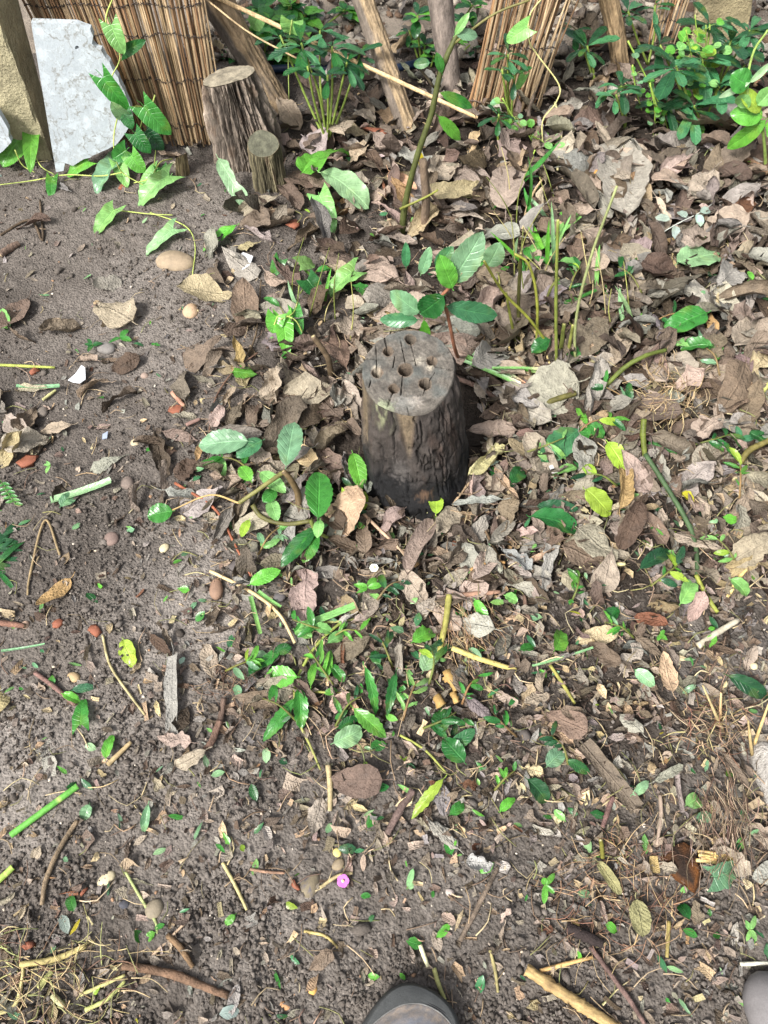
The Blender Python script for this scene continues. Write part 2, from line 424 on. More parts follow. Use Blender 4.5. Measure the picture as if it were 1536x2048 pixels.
for (px_, py_, rr_, st_) in DUSTP:
    c_ = gz(px_, py_); DUST = np.maximum(DUST, st_*np.clip(1.3-np.hypot(X-c_.x, Y-c_.y)/rr_+wob, 0, 1))
patch = np.clip((fbm(X*3.1, Y*3.1, 77, 3)-.36)*6, .25, 1)*(1-.6*np.clip(DUST, 0, 1))
# cracks and scuffs pressed into the dry crust
Z = Z+near*clod*patch*.8
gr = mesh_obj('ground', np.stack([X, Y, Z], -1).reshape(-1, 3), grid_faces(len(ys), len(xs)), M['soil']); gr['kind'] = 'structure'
GAP_SHADE = np.clip((dens(*to_px(X, Y))-.35)*2.2+(fbm(X*10, Y*10, 97, 3)-.44)*1.5, 0, .9)  # denser litter, darker soil: shade of the gaps put in as colour
ha = gr.data.attributes.new('gap_shade', 'FLOAT', 'POINT'); ha.data.foreach_set('value', GAP_SHADE.ravel())
da = gr.data.attributes.new('dust', 'FLOAT', 'POINT'); da.data.foreach_set('value', DUST.ravel())

# crumbs of soil: nobody could count them
ICO = None
def ico():
    p = (1+5**.5)/2
    v = np.array([(-1, p, 0), (1, p, 0), (-1, -p, 0), (1, -p, 0), (0, -1, p), (0, 1, p), (0, -1, -p), (0, 1, -p), (p, 0, -1), (p, 0, 1), (-p, 0, -1), (-p, 0, 1)])/1.9
    f = np.array([(0, 11, 5), (0, 5, 1), (0, 1, 7), (0, 7, 10), (0, 10, 11), (1, 5, 9), (5, 11, 4), (11, 10, 2), (10, 7, 6), (7, 1, 8), (3, 9, 4), (3, 4, 2), (3, 2, 6), (3, 6, 8), (3, 8, 9), (4, 9, 5), (2, 4, 11), (6, 2, 10), (8, 6, 7), (9, 8, 1)])
    return v, f
IV, IF = ico()
def sample(n, wfun, x0=-120, x1=1660, y0=120, y1=2170):
    out = []
    while len(out) < n:
        q = np.stack([rng.uniform(x0, x1, n*3), rng.uniform(y0, y1, n*3)], 1)
        k = rng.random(len(q)) < wfun(q[:, 0], q[:, 1])
        out.extend(q[k].tolist())
    return np.array(out[:n])
def plane_pts(q):
    dx = (q[:, 0]-768)/FP; dy = (1024-q[:, 1])/FP
    d = np.stack([dx, cT+dy*sT, -sT+dy*cT], 1)
    t = -CAMZ/d[:, 2]
    return d[:, 0]*t, d[:, 1]*t
def crumbs(name, n, smin, smax, cols, wfun, mat, label, cat, sub=.25, pw=2.2, rect=(-420, 1980, 120, 2260), dz=0.0):
    q = sample(n, wfun, *rect); x, y = plane_pts(q)
    s = smin+(smax-smin)*rng.random(n)**pw
    A = rng.standard_normal((n, 3, 3)); Qm, _ = np.linalg.qr(A)
    sc = rng.uniform(.55, 1.15, (n, 3))*s[:, None]
    P = IV[None]*(1+.30*rng.standard_normal((n, 12, 1)))
    P = np.einsum('nij,nkj->nki', Qm, P*sc[:, None, :])
    P[:, :, 2] *= .75
    clo = np.maximum(vn(x*55, y*55, 3)-.45, 0)*.012
    P += np.stack([x, y, H(x, y)+clo+s*sub+dz], 1)[:, None, :]
    c = np.array(cols)[rng.integers(0, len(cols), n)]*rng.uniform(.85, 1.15, (n, 1))
    F = (IF[None]+12*np.arange(n)[:, None, None]).reshape(-1, 3)
    o = mesh_obj(name, P.reshape(-1, 3), F, mat, None, np.repeat(c, 12, 0), None, False)
    tag(o, label, cat, None, 'stuff')
def undust(x, y):
    v = np.zeros(np.shape(x))
    for (a, b_, r_, s_) in DUSTP: v = np.maximum(v, s_*np.clip(1.2-np.hypot(x-a, y-b_)/(r_*1200), 0, 1))
    return 1-.75*np.clip(v, 0, 1)
soilc = [(.104, .090, .078), (.13, .113, .099), (.158, .139, .122), (.085, .073, .063)]
crumbs('soil_crumbs', 60000, .0009, .0048, soilc, lambda x, y: (1-.75*dens(x, y))*np.clip(.2+2.0*(vn(x/130., y/130., 9)-.35), .08, 1)*undust(x, y), M['crumb'], 'loose crumbs of dark brown soil scattered over the bed', 'soil')
crumbs('soil_clods', 540, .004, .0105, soilc, lambda x, y: (1-.6*dens(x, y))*np.clip(.05+1.9*(vn(x/170.+4, y/170., 19)-.35), .02, 1), M['crumb'], 'bigger clods of dark soil lying among the crumbs', 'soil', .15)
crumbs('grit', 1900, .0008, .0034, [s2l(c) for c in ((190, 175, 155), (160, 148, 135), (205, 195, 180), (150, 120, 95), (120, 112, 106))], lambda x, y: 1-.6*dens(x, y), M['stone'], 'pale grit and tiny stone chips sprinkled over the soil', 'grit', .35)

# far side of the fence: rough trodden path
a0 = [gy(x, 165, 2.28) for x in (430, 1700)]
xs2 = np.arange(-3.2, 3.2, .03); ys2 = np.arange(2.12, 4.6, .03); X2, Y2 = np.meshgrid(xs2, ys2)
Z2 = H(X2, Y2)+.008+(fbm(X2*14, Y2*14, 41, 4)-.44)*.04-np.clip((2.3-Y2), 0, 1)*.25*(1+.5*vn(X2*9, Y2*3, 2))
mesh_obj('path', np.stack([X2, Y2, Z2], -1).reshape(-1, 3), grid_faces(len(ys2), len(xs2)), M['concrete'], None, s2l((132, 122, 110)))['kind'] = 'structure'

crumbs('path_rubble', 4200, .003, .024, [s2l(c) for c in ((150, 142, 130), (124, 116, 106), (170, 160, 146), (96, 88, 80), (110, 90, 74))], lambda x, y: np.clip(.2+1.6*(vn(x/60., y/40., 29)-.35), .03, 1), M['concrete'], 'rough rubble and chips lying along the path behind the reeds', 'rubble', .3, 2.6, (380, 1650, -160, 130), .012)
# ---------------------------------------------------------------- posts and slabs
def prism(name, bot, top, mat, tint, parent=None, nz=24, jag=.0015):
    """column between two rings of corner points, with worn arrises"""
    bot = np.array([tuple(p) for p in bot]); top = np.array([tuple(p) for p in top]); k = len(bot)
    ring = []
    for i in range(k):
        for f in (0.02, .06, .2, .4, .6, .8, .94, .98): ring.append((i, f))
    V = []
    for z in np.linspace(0, 1, nz):
        c = bot+(top-bot)*z
        for i, f in ring: V.append(c[i]+(c[(i+1) % k]-c[i])*f)
    V = np.array(V); n = len(ring)
    V += jag*rng.standard_normal(V.shape)
    F = grid_faces(nz, n, True).tolist(); F.append(list(range((nz-1)*n, nz*n)))
    return mesh_obj(name, V, F, mat, parent, tint, None, False)
pc = s2l((168, 160, 130))
Yf, Yb = 1.765, 1.86
b = [gy(-95, 318, Yf), gy(103, 318, Yf), gy(109, 300, Yb-.05), gy(-80, 300, Yb-.05)]
t_ = [gy(-190, 52, Yf-.005), gy(0, 50, Yf-.005), gy(44, 22, Yb), gy(-150, 20, Yb)]
b = [Vector((p.x, p.y, -.05)) if i > 9 else p-Vector((0, 0, .04)) for i, p in enumerate(b)]
t_ = [q+(q-p)*1.1 for p, q in zip(b, t_)]
o = prism('concrete_post', b, t_, M['concrete'], pc); tag(o, 'weathered yellow-grey concrete post behind the leaning white slab', 'post')
Yr = 2.2
b = [gy(1395, 135, Yr), gy(1500, 135, Yr), gy(1500, 120, Yr+.1), gy(1395, 120, Yr+.1)]
t_ = [gy(1402, -60, Yr), gy(1518, -60, Yr), gy(1516, -75, Yr+.1), gy(1402, -75, Yr+.1)]
b = [p-Vector((0, 0, .12)) for p in b]; t_ = [q+(q-p)*.8 for p, q in zip(b, t_)]
o = prism('concrete_post', b, t_, M['concrete'], s2l((160, 148, 116))); tag(o, 'yellowish concrete post standing behind the dark-leaved plants at top right', 'post')
import bmesh
def slab(name, pts, Y0, Y1, ytop, ybot, hole, th, label):
    def P(px, py):
        f = (py-ybot)/(ytop-ybot); return gy(px, py, Y0+(Y1-Y0)*f)
    bm = bmesh.new()
    pts2 = []
    for i, (x, y) in enumerate(pts):      # rough broken outline
        x2, y2 = pts[(i+1) % len(pts)]; n = max(1, int(math.hypot(x2-x, y2-y)/(9 if i > 1 else 60)))
        for k in range(n):
            j = 0 if (k == 0 or i <= 0 or i == len(pts)-1) else 1.8
            pts2.append((x+(x2-x)*k/n+random.uniform(-j, j), y+(y2-y)*k/n+random.uniform(-j, j)))
    vs_ = [bm.verts.new(P(*p)) for p in pts2]
    es = [bm.edges.new((vs_[i], vs_[(i+1) % len(vs_)])) for i in range(len(vs_))]
    if hole:
        hv = [bm.verts.new(P(hole[0]+hole[2]*math.cos(a), hole[1]+hole[2]*1.1*math.sin(a))) for a in np.arange(12)*math.pi/6]
        es += [bm.edges.new((hv[i], hv[(i+1) % 12])) for i in range(12)]
    bmesh.ops.triangle_fill(bm, edges=es, use_beauty=True, use_dissolve=False)
    nrm = Vector((0, Y1-Y0, .0)); 
    g = bmesh.ops.extrude_face_region(bm, geom=bm.faces[:])
    bmesh.ops.translate(bm, verts=[v for v in g['geom'] if isinstance(v, bmesh.types.BMVert)], vec=Vector((.002, th, th*.25)))
    bmesh.ops.recalc_face_normals(bm, faces=bm.faces[:])
    V = [v.co[:] for v in bm.verts]; bm.verts.index_update(); F = [[v.index for v in f.verts] for f in bm.faces]; bm.free()
    o = mesh_obj(name, V, F, M['marble'], None, s2l((172, 181, 186)), None, False); tag(o, label, 'slab'); return o
slab('stone_slab', [(62, 45), (152, 48), (167, 54), (180, 58), (186, 72), (184, 88), (192, 97), (202, 100), (211, 116), (224, 137), (236, 155), (244, 174), (253, 196), (262, 216), (264, 238), (252, 264), (232, 290), (198, 306), (168, 318), (146, 332), (130, 326), (127, 342), (112, 344)],
     1.69, 1.755, 45, 340, (154, 96, 4.2), .012, 'white broken slab with a small hole leaning against the concrete post')
slab('stone_slab', [(-60, 205), (-5, 222), (12, 250), (23, 284), (12, 296), (-10, 312), (-60, 320)], 1.70, 1.73, 205, 320, None, .012, 'corner of a second white slab at the left edge of the photo')

# ---------------------------------------------------------------- reed screens
def cane_mesh(seed):
    rg = np.random.default_rng(seed); n = 13; z = np.linspace(0, 1, n)
    P = np.stack([.0012*np.cumsum(rg.standard_normal(n))*.5, .0012*np.cumsum(rg.standard_normal(n))*.5, z], 1)
    r = .0027*(1-.12*z)*np.where(np.arange(n) % 4 == 2, 1.14, 1.0)
    V, F = tube(P, r, 6, True)
    t = np.tile(s2l((172, 149, 117))*rg.uniform(.4, 1.1), (len(V), 1))
    t *= (1+.22*rg.standard_normal((len(V), 1)))
    if seed % 3 == 0: t *= np.array([.62, .5, .44])
    if seed % 5 == 0: t *= np.array([1.12, 1.1, 1.0])
    o = mesh_obj('tmp', V, F, M['reed'], None, np.clip(t, .01, .8)); me = o.data; bpy.data.objects.remove(o); me.name = 'cane'
    return me
CANES = [cane_mesh(s) for s in range(14)]
def reed_screen(xb, xt, yb, yt, Yb_, Yt_, n, ext, label, ties, layers=2, splay=.004, seed=1):
    rg = np.random.default_rng(seed)
    root = empty('reed_screen', gy((xb[0]+xb[1])/2, yb, Yb_)); tag(root, label, 'reed screen')
    lines = []
    for i in range(n):
        f = (i+.5)/n
        for l in range(layers):
            ff = min(1, max(0, f+rg.uniform(-.5, .5)/n*(.5+l)))
            p = gy(xb[0]+(xb[1]-xb[0])*ff, yb+rg.uniform(-9, 9), Yb_+l*.0085+rg.uniform(-.003, .003))
            q = gy(xt[0]+(xt[1]-xt[0])*ff, yt, Yt_+l*.0085)
            q = q+Vector((rg.normal()*splay, rg.normal()*splay*.4, 0)); p = p+Vector((rg.normal()*splay, 0, 0))
            if l == 0: lines.append((p.copy(), q.copy()))
            d = (q-p)*ext*rg.uniform(.94, 1.03) if rg.random() > .04 else (q-p)*rg.uniform(.5, .9)
            o = bpy.data.objects.new('cane', CANES[rg.integers(0, 14)]); COL.objects.link(o); o.parent = root
            o.location = p-Vector(ORI[root])
            o.rotation_mode = 'QUATERNION'; o.rotation_quaternion = d.to_track_quat('Z', 'Y') @ Vector((0, 0, 1)).rotation_difference(Vector((0, 0, 1)))
            k = rg.uniform(.75, 1.3); o.scale = (k, k, d.length)
    for tv in ties:
        for side in (-1, 1):
            P = []
            for i, (p, q) in enumerate(lines):
                c = p+(q-p)*(tv+.012*math.sin(i*.23+tv*9))
                P.append((c.x, c.y-.0045+(.009 if (i % 2 == 0) == (side > 0) else 0)*1.0-.002, c.z+side*.0012))
            tube_obj('tie_wire', P, .0011, M['stem'], s2l((52, 44, 40)), root, 4)
    return root
reed_screen((185, 452), (46, 408), 285, 0, 1.80, 1.88, 78, 2.6, 'tan reed screen with dark tie wires behind the white slab', (.13, .47, .78, .97, 1.4, 1.8), 2, .0035, 3)
reed_screen((938, 1062), (985, 1142), 236, 0, 1.93, 2.0, 34, 2.2, 'loose fanned piece of reed screen behind the green sapling', (.62, 1.25, 1.7), 2, .008, 5)
reed_screen((1296, 1350), (1312, 1378), 82, 0, 2.2, 2.24, 13, 5.5, 'small strip of reed screen beside the yellowish concrete post', (.5, 2.5, 4.2), 1, .003, 8)

# ---------------------------------------------------------------- the drilled stump
def stump_main():
    YC = .80
    ctr = gy(819, 744, YC); zc = ctr.z; sy = .20; sx = -.02
    def on_top(px, py):
        d = ray(px, py); n = Vector((-sx, -sy, 1)); o_ = Vector((0, 0, CAMZ))
        t = (ctr-o_).dot(n)/d.dot(n); return o_+d*t
    rim_px = [(911, 738), (905, 708), (886, 682), (855, 664), (820, 658), (786, 664), (758, 680), (736, 704), (725, 728), (728, 760), (742, 794), (762, 812), (790, 822), (822, 830), (852, 826), (880, 806), (900, 776)]
    rp = [on_top(*p)-ctr for p in rim_px]
    ang = np.array([math.atan2(p.y, p.x) for p in rp]); rad = np.array([math.hypot(p.x, p.y) for p in rp])
    k = np.argsort(ang); ang, rad = ang[k], rad[k]
    NA = 300; th = np.linspace(-math.pi, math.pi, NA, endpoint=False)
    r0 = np.interp(th, ang, rad, period=2*math.pi)
    r0 = np.convolve(np.concatenate([r0[-8:], r0, r0[:8]]), np.ones(9)/9, 'same')[8:-8]
    r0 = r0*(1+.05*(fbm(np.cos(th)*9, np.sin(th)*9, 15, 3)-.44))
    # ---- cut face as a relief: drilled holes and drying cracks
    NR = 150; rr = np.linspace(0, 1, NR)[:, None]
    x = rr*r0[None, :]*np.cos(th); y = rr*r0[None, :]*np.sin(th)
    z = np.zeros_like(x); mask = np.zeros_like(x)
    col = np.tile(s2l((96, 91, 84)), (NR, NA, 1))
    holes = [(820, 679, 9.5), (776, 703, 9), (754, 746, 10), (811, 740, 13.5), (863, 723, 9), (850, 768, 11.5), (787, 778, 9)]
    pxm = FP/((ctr.y*cT)+(CAMZ-zc)*sT)
    n1 = fbm(x*160+7, y*160, 4, 3); rad_ = np.hypot(x, y)
    rings = .5+.5*np.sin(rad_*900+6*fbm(x*40, y*40, 6, 3))
    col *= (.80+.16*rings+1.1*(n1-.36))[..., None]
    big = fbm(x*26+3, y*26, 14, 3)
    col = col*(1-.55*np.clip((big-.45)*6, 0, 1))[..., None]+s2l((84, 90, 88))*(.55*np.clip((big-.45)*6, 0, 1))[..., None]
    for (px, py, pr) in holes:
        c = on_top(px, py)-ctr; R0 = pr*.9/pxm
        jag = .0010*(fbm(np.arctan2(y-c.y, x-c.x)*2+px, rad_*0, 2, 2)-.4)*3
        d = np.hypot(x-c.x, (y-c.y))+jag
        inside = np.clip((R0-d)/.0022+.5, 0, 1)
        z -= inside*.09; mask = np.maximum(mask, inside)
        edge = np.exp(-((d-R0-.0015)/.0018)**2)
        col = col*(1-.45*edge[..., None])+s2l((112, 92, 72))*(.45*edge[..., None])
    col = col*(1-mask[..., None])+s2l((58, 46, 37))*mask[..., None]  # hole insides tinted darker, their shade painted into the wood colour
    cr = [((728, 717), (800, 722)), ((800, 722), (862, 722)), ((866, 714), (908, 700)), ((868, 732), (908, 741)), ((752, 690), (754, 742)), ((768, 668), (775, 702)), ((805, 752), (802, 790)), ((787, 782), (774, 815)),
          ((822, 688), (832, 730)), ((800, 672), (812, 735)), ((850, 776), (846, 790)), ((815, 815), (818, 829)), ((742, 760), (738, 775)), ((790, 712), (786, 735)), ((870, 745), (858, 762))]
    for i, (a, b_) in enumerate(cr):
        A = on_top(*a)-ctr; B = on_top(*b_)-ctr; dx, dy = B.x-A.x, B.y-A.y; L = math.hypot(dx, dy)
        s = np.clip(((x-A.x)*dx+(y-A.y)*dy)/L**2, 0, 1)
        d = np.hypot(x-A.x-s*dx, y-A.y-s*dy)+.0022*(fbm(x*150, y*150, 60+i, 2)-.37)
        w = .00075 if i in (4, 5, 7, 6) else .00055
        g = np.clip(1-np.abs(d)/(w*1.7), 0, 1)
        z -= g*.006; col = col*(1-.75*g[..., None])+np.array((.02, .016, .012))*(.75*g[..., None])
    # waxy scar and grey-green lichen
    for (px, py, pr, cc, st) in ((832, 803, 12, (160, 152, 142), .6), (806, 806, 20, (140, 142, 138), .35), (768, 815, 15, (150, 158, 128), .75), (860, 735, 6, (190, 180, 158), .6), (752, 735, 6, (200, 190, 170), .5), (838, 722, 10, (190, 182, 165), .35)):
        c = on_top(px, py)-ctr; d = np.hypot((x-c.x)/1.3, y-c.y)*pxm/pr
        g = np.clip(1.25-d+1.6*(fbm(x*300, y*300, px, 3)-.44), 0, 1)*st
        col = col*(1-g[..., None])+s2l(cc)*g[..., None]; z += g*.002
    z += .0018*(fbm(x*90, y*90, 70, 4)-.44)*(1-mask)
    edgef = np.clip((rr-.965)/.035, 0, 1); z -= edgef**2*.0035
    VT = np.stack([x, y, z+sx*x+sy*y], -1)+np.array(ctr)
    root = empty('tree_stump', Vector((ctr.x+.012, YC, H1(ctr.x, YC)))); tag(root, 'drilled tree stump with seven holes in its sawn top', 'stump')
    F = grid_faces(NR, NA, True)
    mesh_obj('sawn_top', VT.reshape(-1, 3), F, M['wood'], root, np.clip(col, .008, .8).reshape(-1, 3))
    # ---- flank
    NZ = 150; v = np.linspace(0, 1, NZ)[:, None]      # 0 top, 1 below ground
    zt = zc+sx*r0*np.cos(th)+sy*r0*np.sin(th)-.0034
    zb = -.05
    zz = zt[None, :]+(zb-zt[None, :])*v
    bc = Vector((gz(838, 930).x, YC-.040, 0))
    f = np.clip((zt[None, :]-zz)/zt[None, :], 0, 1.2); TTs = (th[None, :]-math.pi/2) % (2*math.pi)*np.ones_like(zz)
    flare = 1+.26*f+.22*np.clip(f-.68, 0, 1)**1.2*(1+.5*np.sin(th*3+.6)+.35*np.sin(th*5+2))
    rad2 = r0[None, :]*flare
    cxx = ctr.x+(bc.x-ctr.x)*f; cyy = ctr.y+(bc.y-ctr.y)*f
    TT = th[None, :]*np.ones_like(zz)
    plates = fbm(TTs*4.2+1.5*fbm(TTs*6, zz*40, 27, 2), zz*34, 21, 4)
    fib = .45*fbm(TTs*34, zz*22, 23, 3)+.55*fbm(TTs*26, zz*150, 24, 3)
    bark = np.clip((v*12-.35-1.2*(fbm(np.cos(TT)*4, np.sin(TT)*4+3, 33, 3)-.44)*6), 0, 1)
    # bare notch in the bark at the front, pale stripped strip at the left
    front = np.exp(-((TT+1.66)/.16)**2); notch = np.clip(front*1.9-f*5.0-.25*(fib-.4), 0, 1)
    strip = np.clip(1.25-np.abs(TT+2.86+.25*f)/.26+.4*(fib-.44), 0, 1)*np.clip((.52-f+.15*(plates-.44))*9, 0, 1)
    bark = bark*(1-np.clip(notch*2, 0, 1))*(1-np.clip(strip*1.6, 0, 1))
    disp = bark*(.004+.012*(plates-.44)) + .003*(fib-.44)
    crk = np.zeros_like(zz)
    rc = np.random.default_rng(5)
    for i in range(16):
        a0 = rc.uniform(-math.pi, math.pi) if i > 6 else (-1.98, -1.4, -.62, -1.78, -2.45, -1.02, -.3)[i]
        z0 = zc*(rc.uniform(.5, 1.05) if i > 3 else (1.0, .9, .92, .45)[i]); z1 = z0-zc*rc.uniform(.25, .55)
        path = a0+.2*(fbm(zz*28+i*7, zz*0+i, 80+i, 3)-.44)+.012*np.sin(zz*60+i)+.05*(fbm(zz*120, zz*0+i, 180+i, 2)-.37)
        dd = np.abs((TT-path+math.pi) % (2*math.pi)-math.pi)*rad2
        w = (.0012+.0012*rc.random())*(.4+1.3*fbm(zz*45+i, TT*0, 150+i, 2))
        crk = np.maximum(crk, np.clip(1-dd/w, 0, 1)*np.clip((z0-zz)/.01, 0, 1)*np.clip((zz-z1)/.02, 0, 1))
    net = np.clip(1-np.abs(fbm(TTs*5+.8*fbm(TTs*9, zz*50, 37, 2), zz*13, 36, 3)-.44)*26, 0, 1)*(fbm(TTs*4, zz*20, 38, 2) > .36)
    crk = np.maximum(crk, net*.75)
    # one crack runs round the stump
    band = zc*.43+.03*(fbm(TT*2.2, TT*0, 91, 3)-.44)*2+.012*np.sin(TT*2)
    crk = np.maximum(crk, np.clip(1-np.abs(zz-band)/.0016, 0, 1)*(fbm(TT*3, TT*0+4, 95, 2) > .33)*.8)
    disp = (disp-crk*.007)*np.clip(v*45, 0, 1)
    rad2 = rad2+disp
    VX = cxx+rad2*np.cos(TT); VY = cyy+rad2*np.sin(TT)
    c_up = s2l((72, 66, 62)); c_lo = s2l((30, 30, 31)); c_wood = s2l((118, 104, 84))
    damp = np.clip((f-.36+.35*(fbm(np.cos(TT)*3, np.sin(TT)*3+zz*7, 52, 3)-.44))*4.0, 0, 1)
    c = c_up*(1-damp[..., None])+c_lo*damp[..., None]
    redd = np.clip((fbm(np.cos(TT)*6+2, np.sin(TT)*6+zz*18, 57, 3)-.5)*5, 0, 1)*(1-damp)
    c = c*(1-.4*redd[..., None])+s2l((84, 62, 50))*(.4*redd[..., None])
    c = c*(.2+1.0*plates+.2*fib)[..., None]
    wd = np.clip(np.maximum(notch*.9, strip), 0, 1)[..., None]
    c = c*(1-wd)+(c_wood*(.55+.9*fib[..., None]))*wd
    moss = np.clip((fbm(TT*12, zz*60, 66, 3)-.36)*4, 0, 1)*np.exp(-((TT+2.22)/.2)**2)*np.clip(.20-f, 0, .2)*5
    c = c*(1-moss[..., None])+s2l((142, 146, 112))*moss[..., None]
    for (a, zf, ra, rz, cc) in ((-1.86, .49, .20, .028, (84, 80, 77)), (-1.45, .30, .16, .012, (96, 76, 60)), (-1.0, .36, .08, .008, (92, 86, 80))):
        g = np.clip(1.2-np.hypot((TT-a)/ra, (zz-zc*zf)/rz)+2.2*(fbm(TT*30, zz*160, 120, 3)-.44), 0, 1)*.8
        c = c*(1-g[..., None])+s2l(cc)*g[..., None]
    c = c*(1-.85*crk[..., None])
    V = np.stack([VX, VY, zz], -1)
    mesh_obj('bark', V.reshape(-1, 3), grid_faces(NZ, NA, True)[:, ::-1].copy(), M['wood'], root, np.clip(c, .006, .8).reshape(-1, 3))
stump_main()

# ---------------------------------------------------------------- other stumps and logs
def stump(name, base_px, Yc, top_px, rx, tilt, rbase, ctop, cbark, label, rough=.012, NA=150, NZ=90, freq=26, cut2=None):
    tp = gy(top_px[0], top_px[1], Yc); sc = FP/(tp.y*cT+(CAMZ-tp.z)*sT); r = rx/sc
    bx = gy(base_px, top_px[1], Yc).x
    th = np.linspace(-math.pi, math.pi, NA, endpoint=False)
    v = np.linspace(0, 1, NZ)[:, None]; TT = th[None]*np.ones_like(v)
    zt = tp.z+tilt[0]*r*np.cos(th)+tilt[1]*r*np.sin(th)
    zz = zt[None]+(-.04-zt[None])*v
    rb = rbase/sc
    lump = 1+.10*np.sin(th*2+1)+.06*np.sin(th*3+2)+.10*(fbm(np.cos(th)*3+Yc*9, np.sin(th)*3, 5, 3)-.44)
    rad = (r+(rb-r)*v**1.4)*(1+(lump[None]-1)*np.clip(v*2.5+.7, 0, 1))
    s = int(Yc*1000)+NA
    ridg = np.abs(fbm(TT*freq/3.2+.9*fbm(zz*22, TT*3, s+3, 2), zz*9, s, 5)-.44)*2
    fib = fbm(TT*freq, zz*16, s+9, 3)
    amt = np.clip(v*14, 0.15, 1)
    crs = np.clip(1-np.abs(fbm(TT*freq/2.6+1.2*fbm(zz*16, TT*3, s+31, 2), zz*7+4, s+30, 3)-.44)*15, 0, 1)*np.clip(v*20, 0, 1)
    rad = rad+amt*rough*(ridg*1.1-.25+.4*(fib-.44))-crs*rough*.35
    V = np.stack([tp.x+(bx-tp.x)*v+rad*np.cos(TT), tp.y+rad*np.sin(TT)*.95, zz], -1)
    c = s2l(cbark)*(.12+3.2*ridg+.7*fib)[..., None]
    pat = np.clip((fbm(TT*3+2, zz*22, s+21, 3)-.5)*6, 0, 1)[..., None]
    c = c*(1-.5*pat)+s2l((128, 106, 88))*(.5*pat)
    c = c*(1-.72*crs[..., None])
    root = empty(name, Vector((bx, Yc, H1(bx, Yc)))); tag(root, label, 'stump')
    mesh_obj('bark', V.reshape(-1, 3), grid_faces(NZ, NA, True)[:, ::-1].copy(), M['bark'], root, np.clip(c, .006, .7).reshape(-1, 3))
    NR = 40; q = np.linspace(0, 1, NR)[:, None]
    rim = V[0]-np.array(tp)
    P = np.array(tp)+q[..., None]*rim[None]*.995
    rr = q*r*np.ones((1, NA))
    P[..., 2] += .003*(fbm(P[..., 0]*90, P[..., 1]*90, s+5, 3)-.44)+.001
    cc = s2l(ctop)*(.86+.08*(.5+.5*np.sin(rr*1100+5*fbm(P[..., 0]*50, P[..., 1]*50, 2, 2)))+1.0*(fbm(P[..., 0]*70, P[..., 1]*70, s, 3)-.44))[..., None]
    cc = np.where((q > .975)[..., None]*np.ones_like(cc) > 0, s2l((120, 106, 84)), cc)
    mesh_obj('sawn_top', P.reshape(-1, 3), grid_faces(NR, NA, True), M['wood'], root, np.clip(cc, .01, .8).reshape(-1, 3))
    return root
stump('tree_stump', 480, 1.765, (456, 152), 50, (.18, -.14), 74, (146, 138, 120), (112, 102, 92), 'tall stump with stringy brown bark in front of the reed screen', .024, 300, 160, 24)
stump('tree_stump', 530, 1.635, (526, 288), 29, (-.1, .42), 32, (98, 98, 82), (96, 90, 70), 'small greenish-topped stump joined to the front of the tall stringy stump', .007, 180, 90, 22)
o = stump('cut_stub', 352, 1.70, (362, 312), 11, (.5, -.5), 15, (190, 166, 128), (122, 110, 82), 'thumb-thick cut stub sticking up beside the bindweed', .003, 60, 30, 14)

def log(name, pts, rad, cbark, cwood, label, cat, bare=0.0, barea=0.0, n=60, NA=64, rough=.004, seed=1, parent=None, endc=None):
    P = catmull([tuple(p) for p in pts], n); rr = np.interp(np.linspace(0, 1, n), np.linspace(0, 1, len(rad)), rad)
    T = np.gradient(P, axis=0); T /= np.linalg.norm(T, axis=1)[:, None]
    A = np.cross(T, np.array([0, 1.0, 0])); A /= np.linalg.norm(A, axis=1)[:, None]; B = np.cross(A, T)   # B points to -y (camera) roughly
    th = np.linspace(-math.pi, math.pi, NA, endpoint=False)[None]
    v = np.linspace(0, 1, n)[:, None]; TT = th*np.ones_like(v); s_ = np.linspace(0, np.linalg.norm(P[-1]-P[0]), n)[:, None]
    fib = fbm(TT*7+seed, s_*14, seed, 4); rid = fbm(TT*2.2, s_*9+seed, seed+4, 4)
    bm_ = np.clip((bare-np.abs((TT-barea+math.pi) % (2*math.pi)-math.pi)+1.1*(rid-.44))*5, 0, 1)*np.clip(.5+3*(rid-.3), .2, 1) if bare else np.zeros_like(TT)
    r = rr[:, None]*(1+.10*(rid-.44))+rough*(fib-.44)*(1+1.5*bm_)-.003*bm_
    V = P[:, None]+r[..., None]*(np.cos(TT)[..., None]*A[:, None]+np.sin(TT)[..., None]*B[:, None])
    c = s2l(cbark)*(.35+.9*fib+.75*rid)[..., None]; w = s2l(cwood)*(.25+1.6*fib)[..., None]
    c = c*(1-bm_[..., None])+w*bm_[..., None]
    k = n*NA; V = np.vstack([V.reshape(-1, 3), P[0], P[-1]]); c = np.vstack([c.reshape(-1, 3), s2l(endc or cwood), s2l(endc or cwood)])
    F = np.vstack([grid_faces(n, NA, True), [[(i+1) % NA, i, k, k] for i in range(NA)], [[(n-1)*NA+i, (n-1)*NA+(i+1) % NA, k+1, k+1] for i in range(NA)]])
    mb = MB(); mb.add(V, F, np.clip(c, .006, .8)); o = mb.build(name, M['bark'], parent, True, None if parent else Vector(P[0]))
    if label: tag(o, label, cat)
    return o
def ext(p, q, f): return p+(q-p)*f
p0, p1 = gy(566, 222, 1.95), gy(432, 0, 2.02)
log('branch_log', [p0, ext(p0, p1, .5), ext(p0, p1, 1.0), ext(p0, p1, 2.2)], [.030, .034, .040, .044], (100, 92, 84), (150, 130, 104), 'leaning log with torn bark and pale splintered wood behind the tall stump', 'log', 1.1, -2.5, seed=3, rough=.011)
p0, p1 = gy(818, 262, 1.86), gy(727, 0, 2.0)
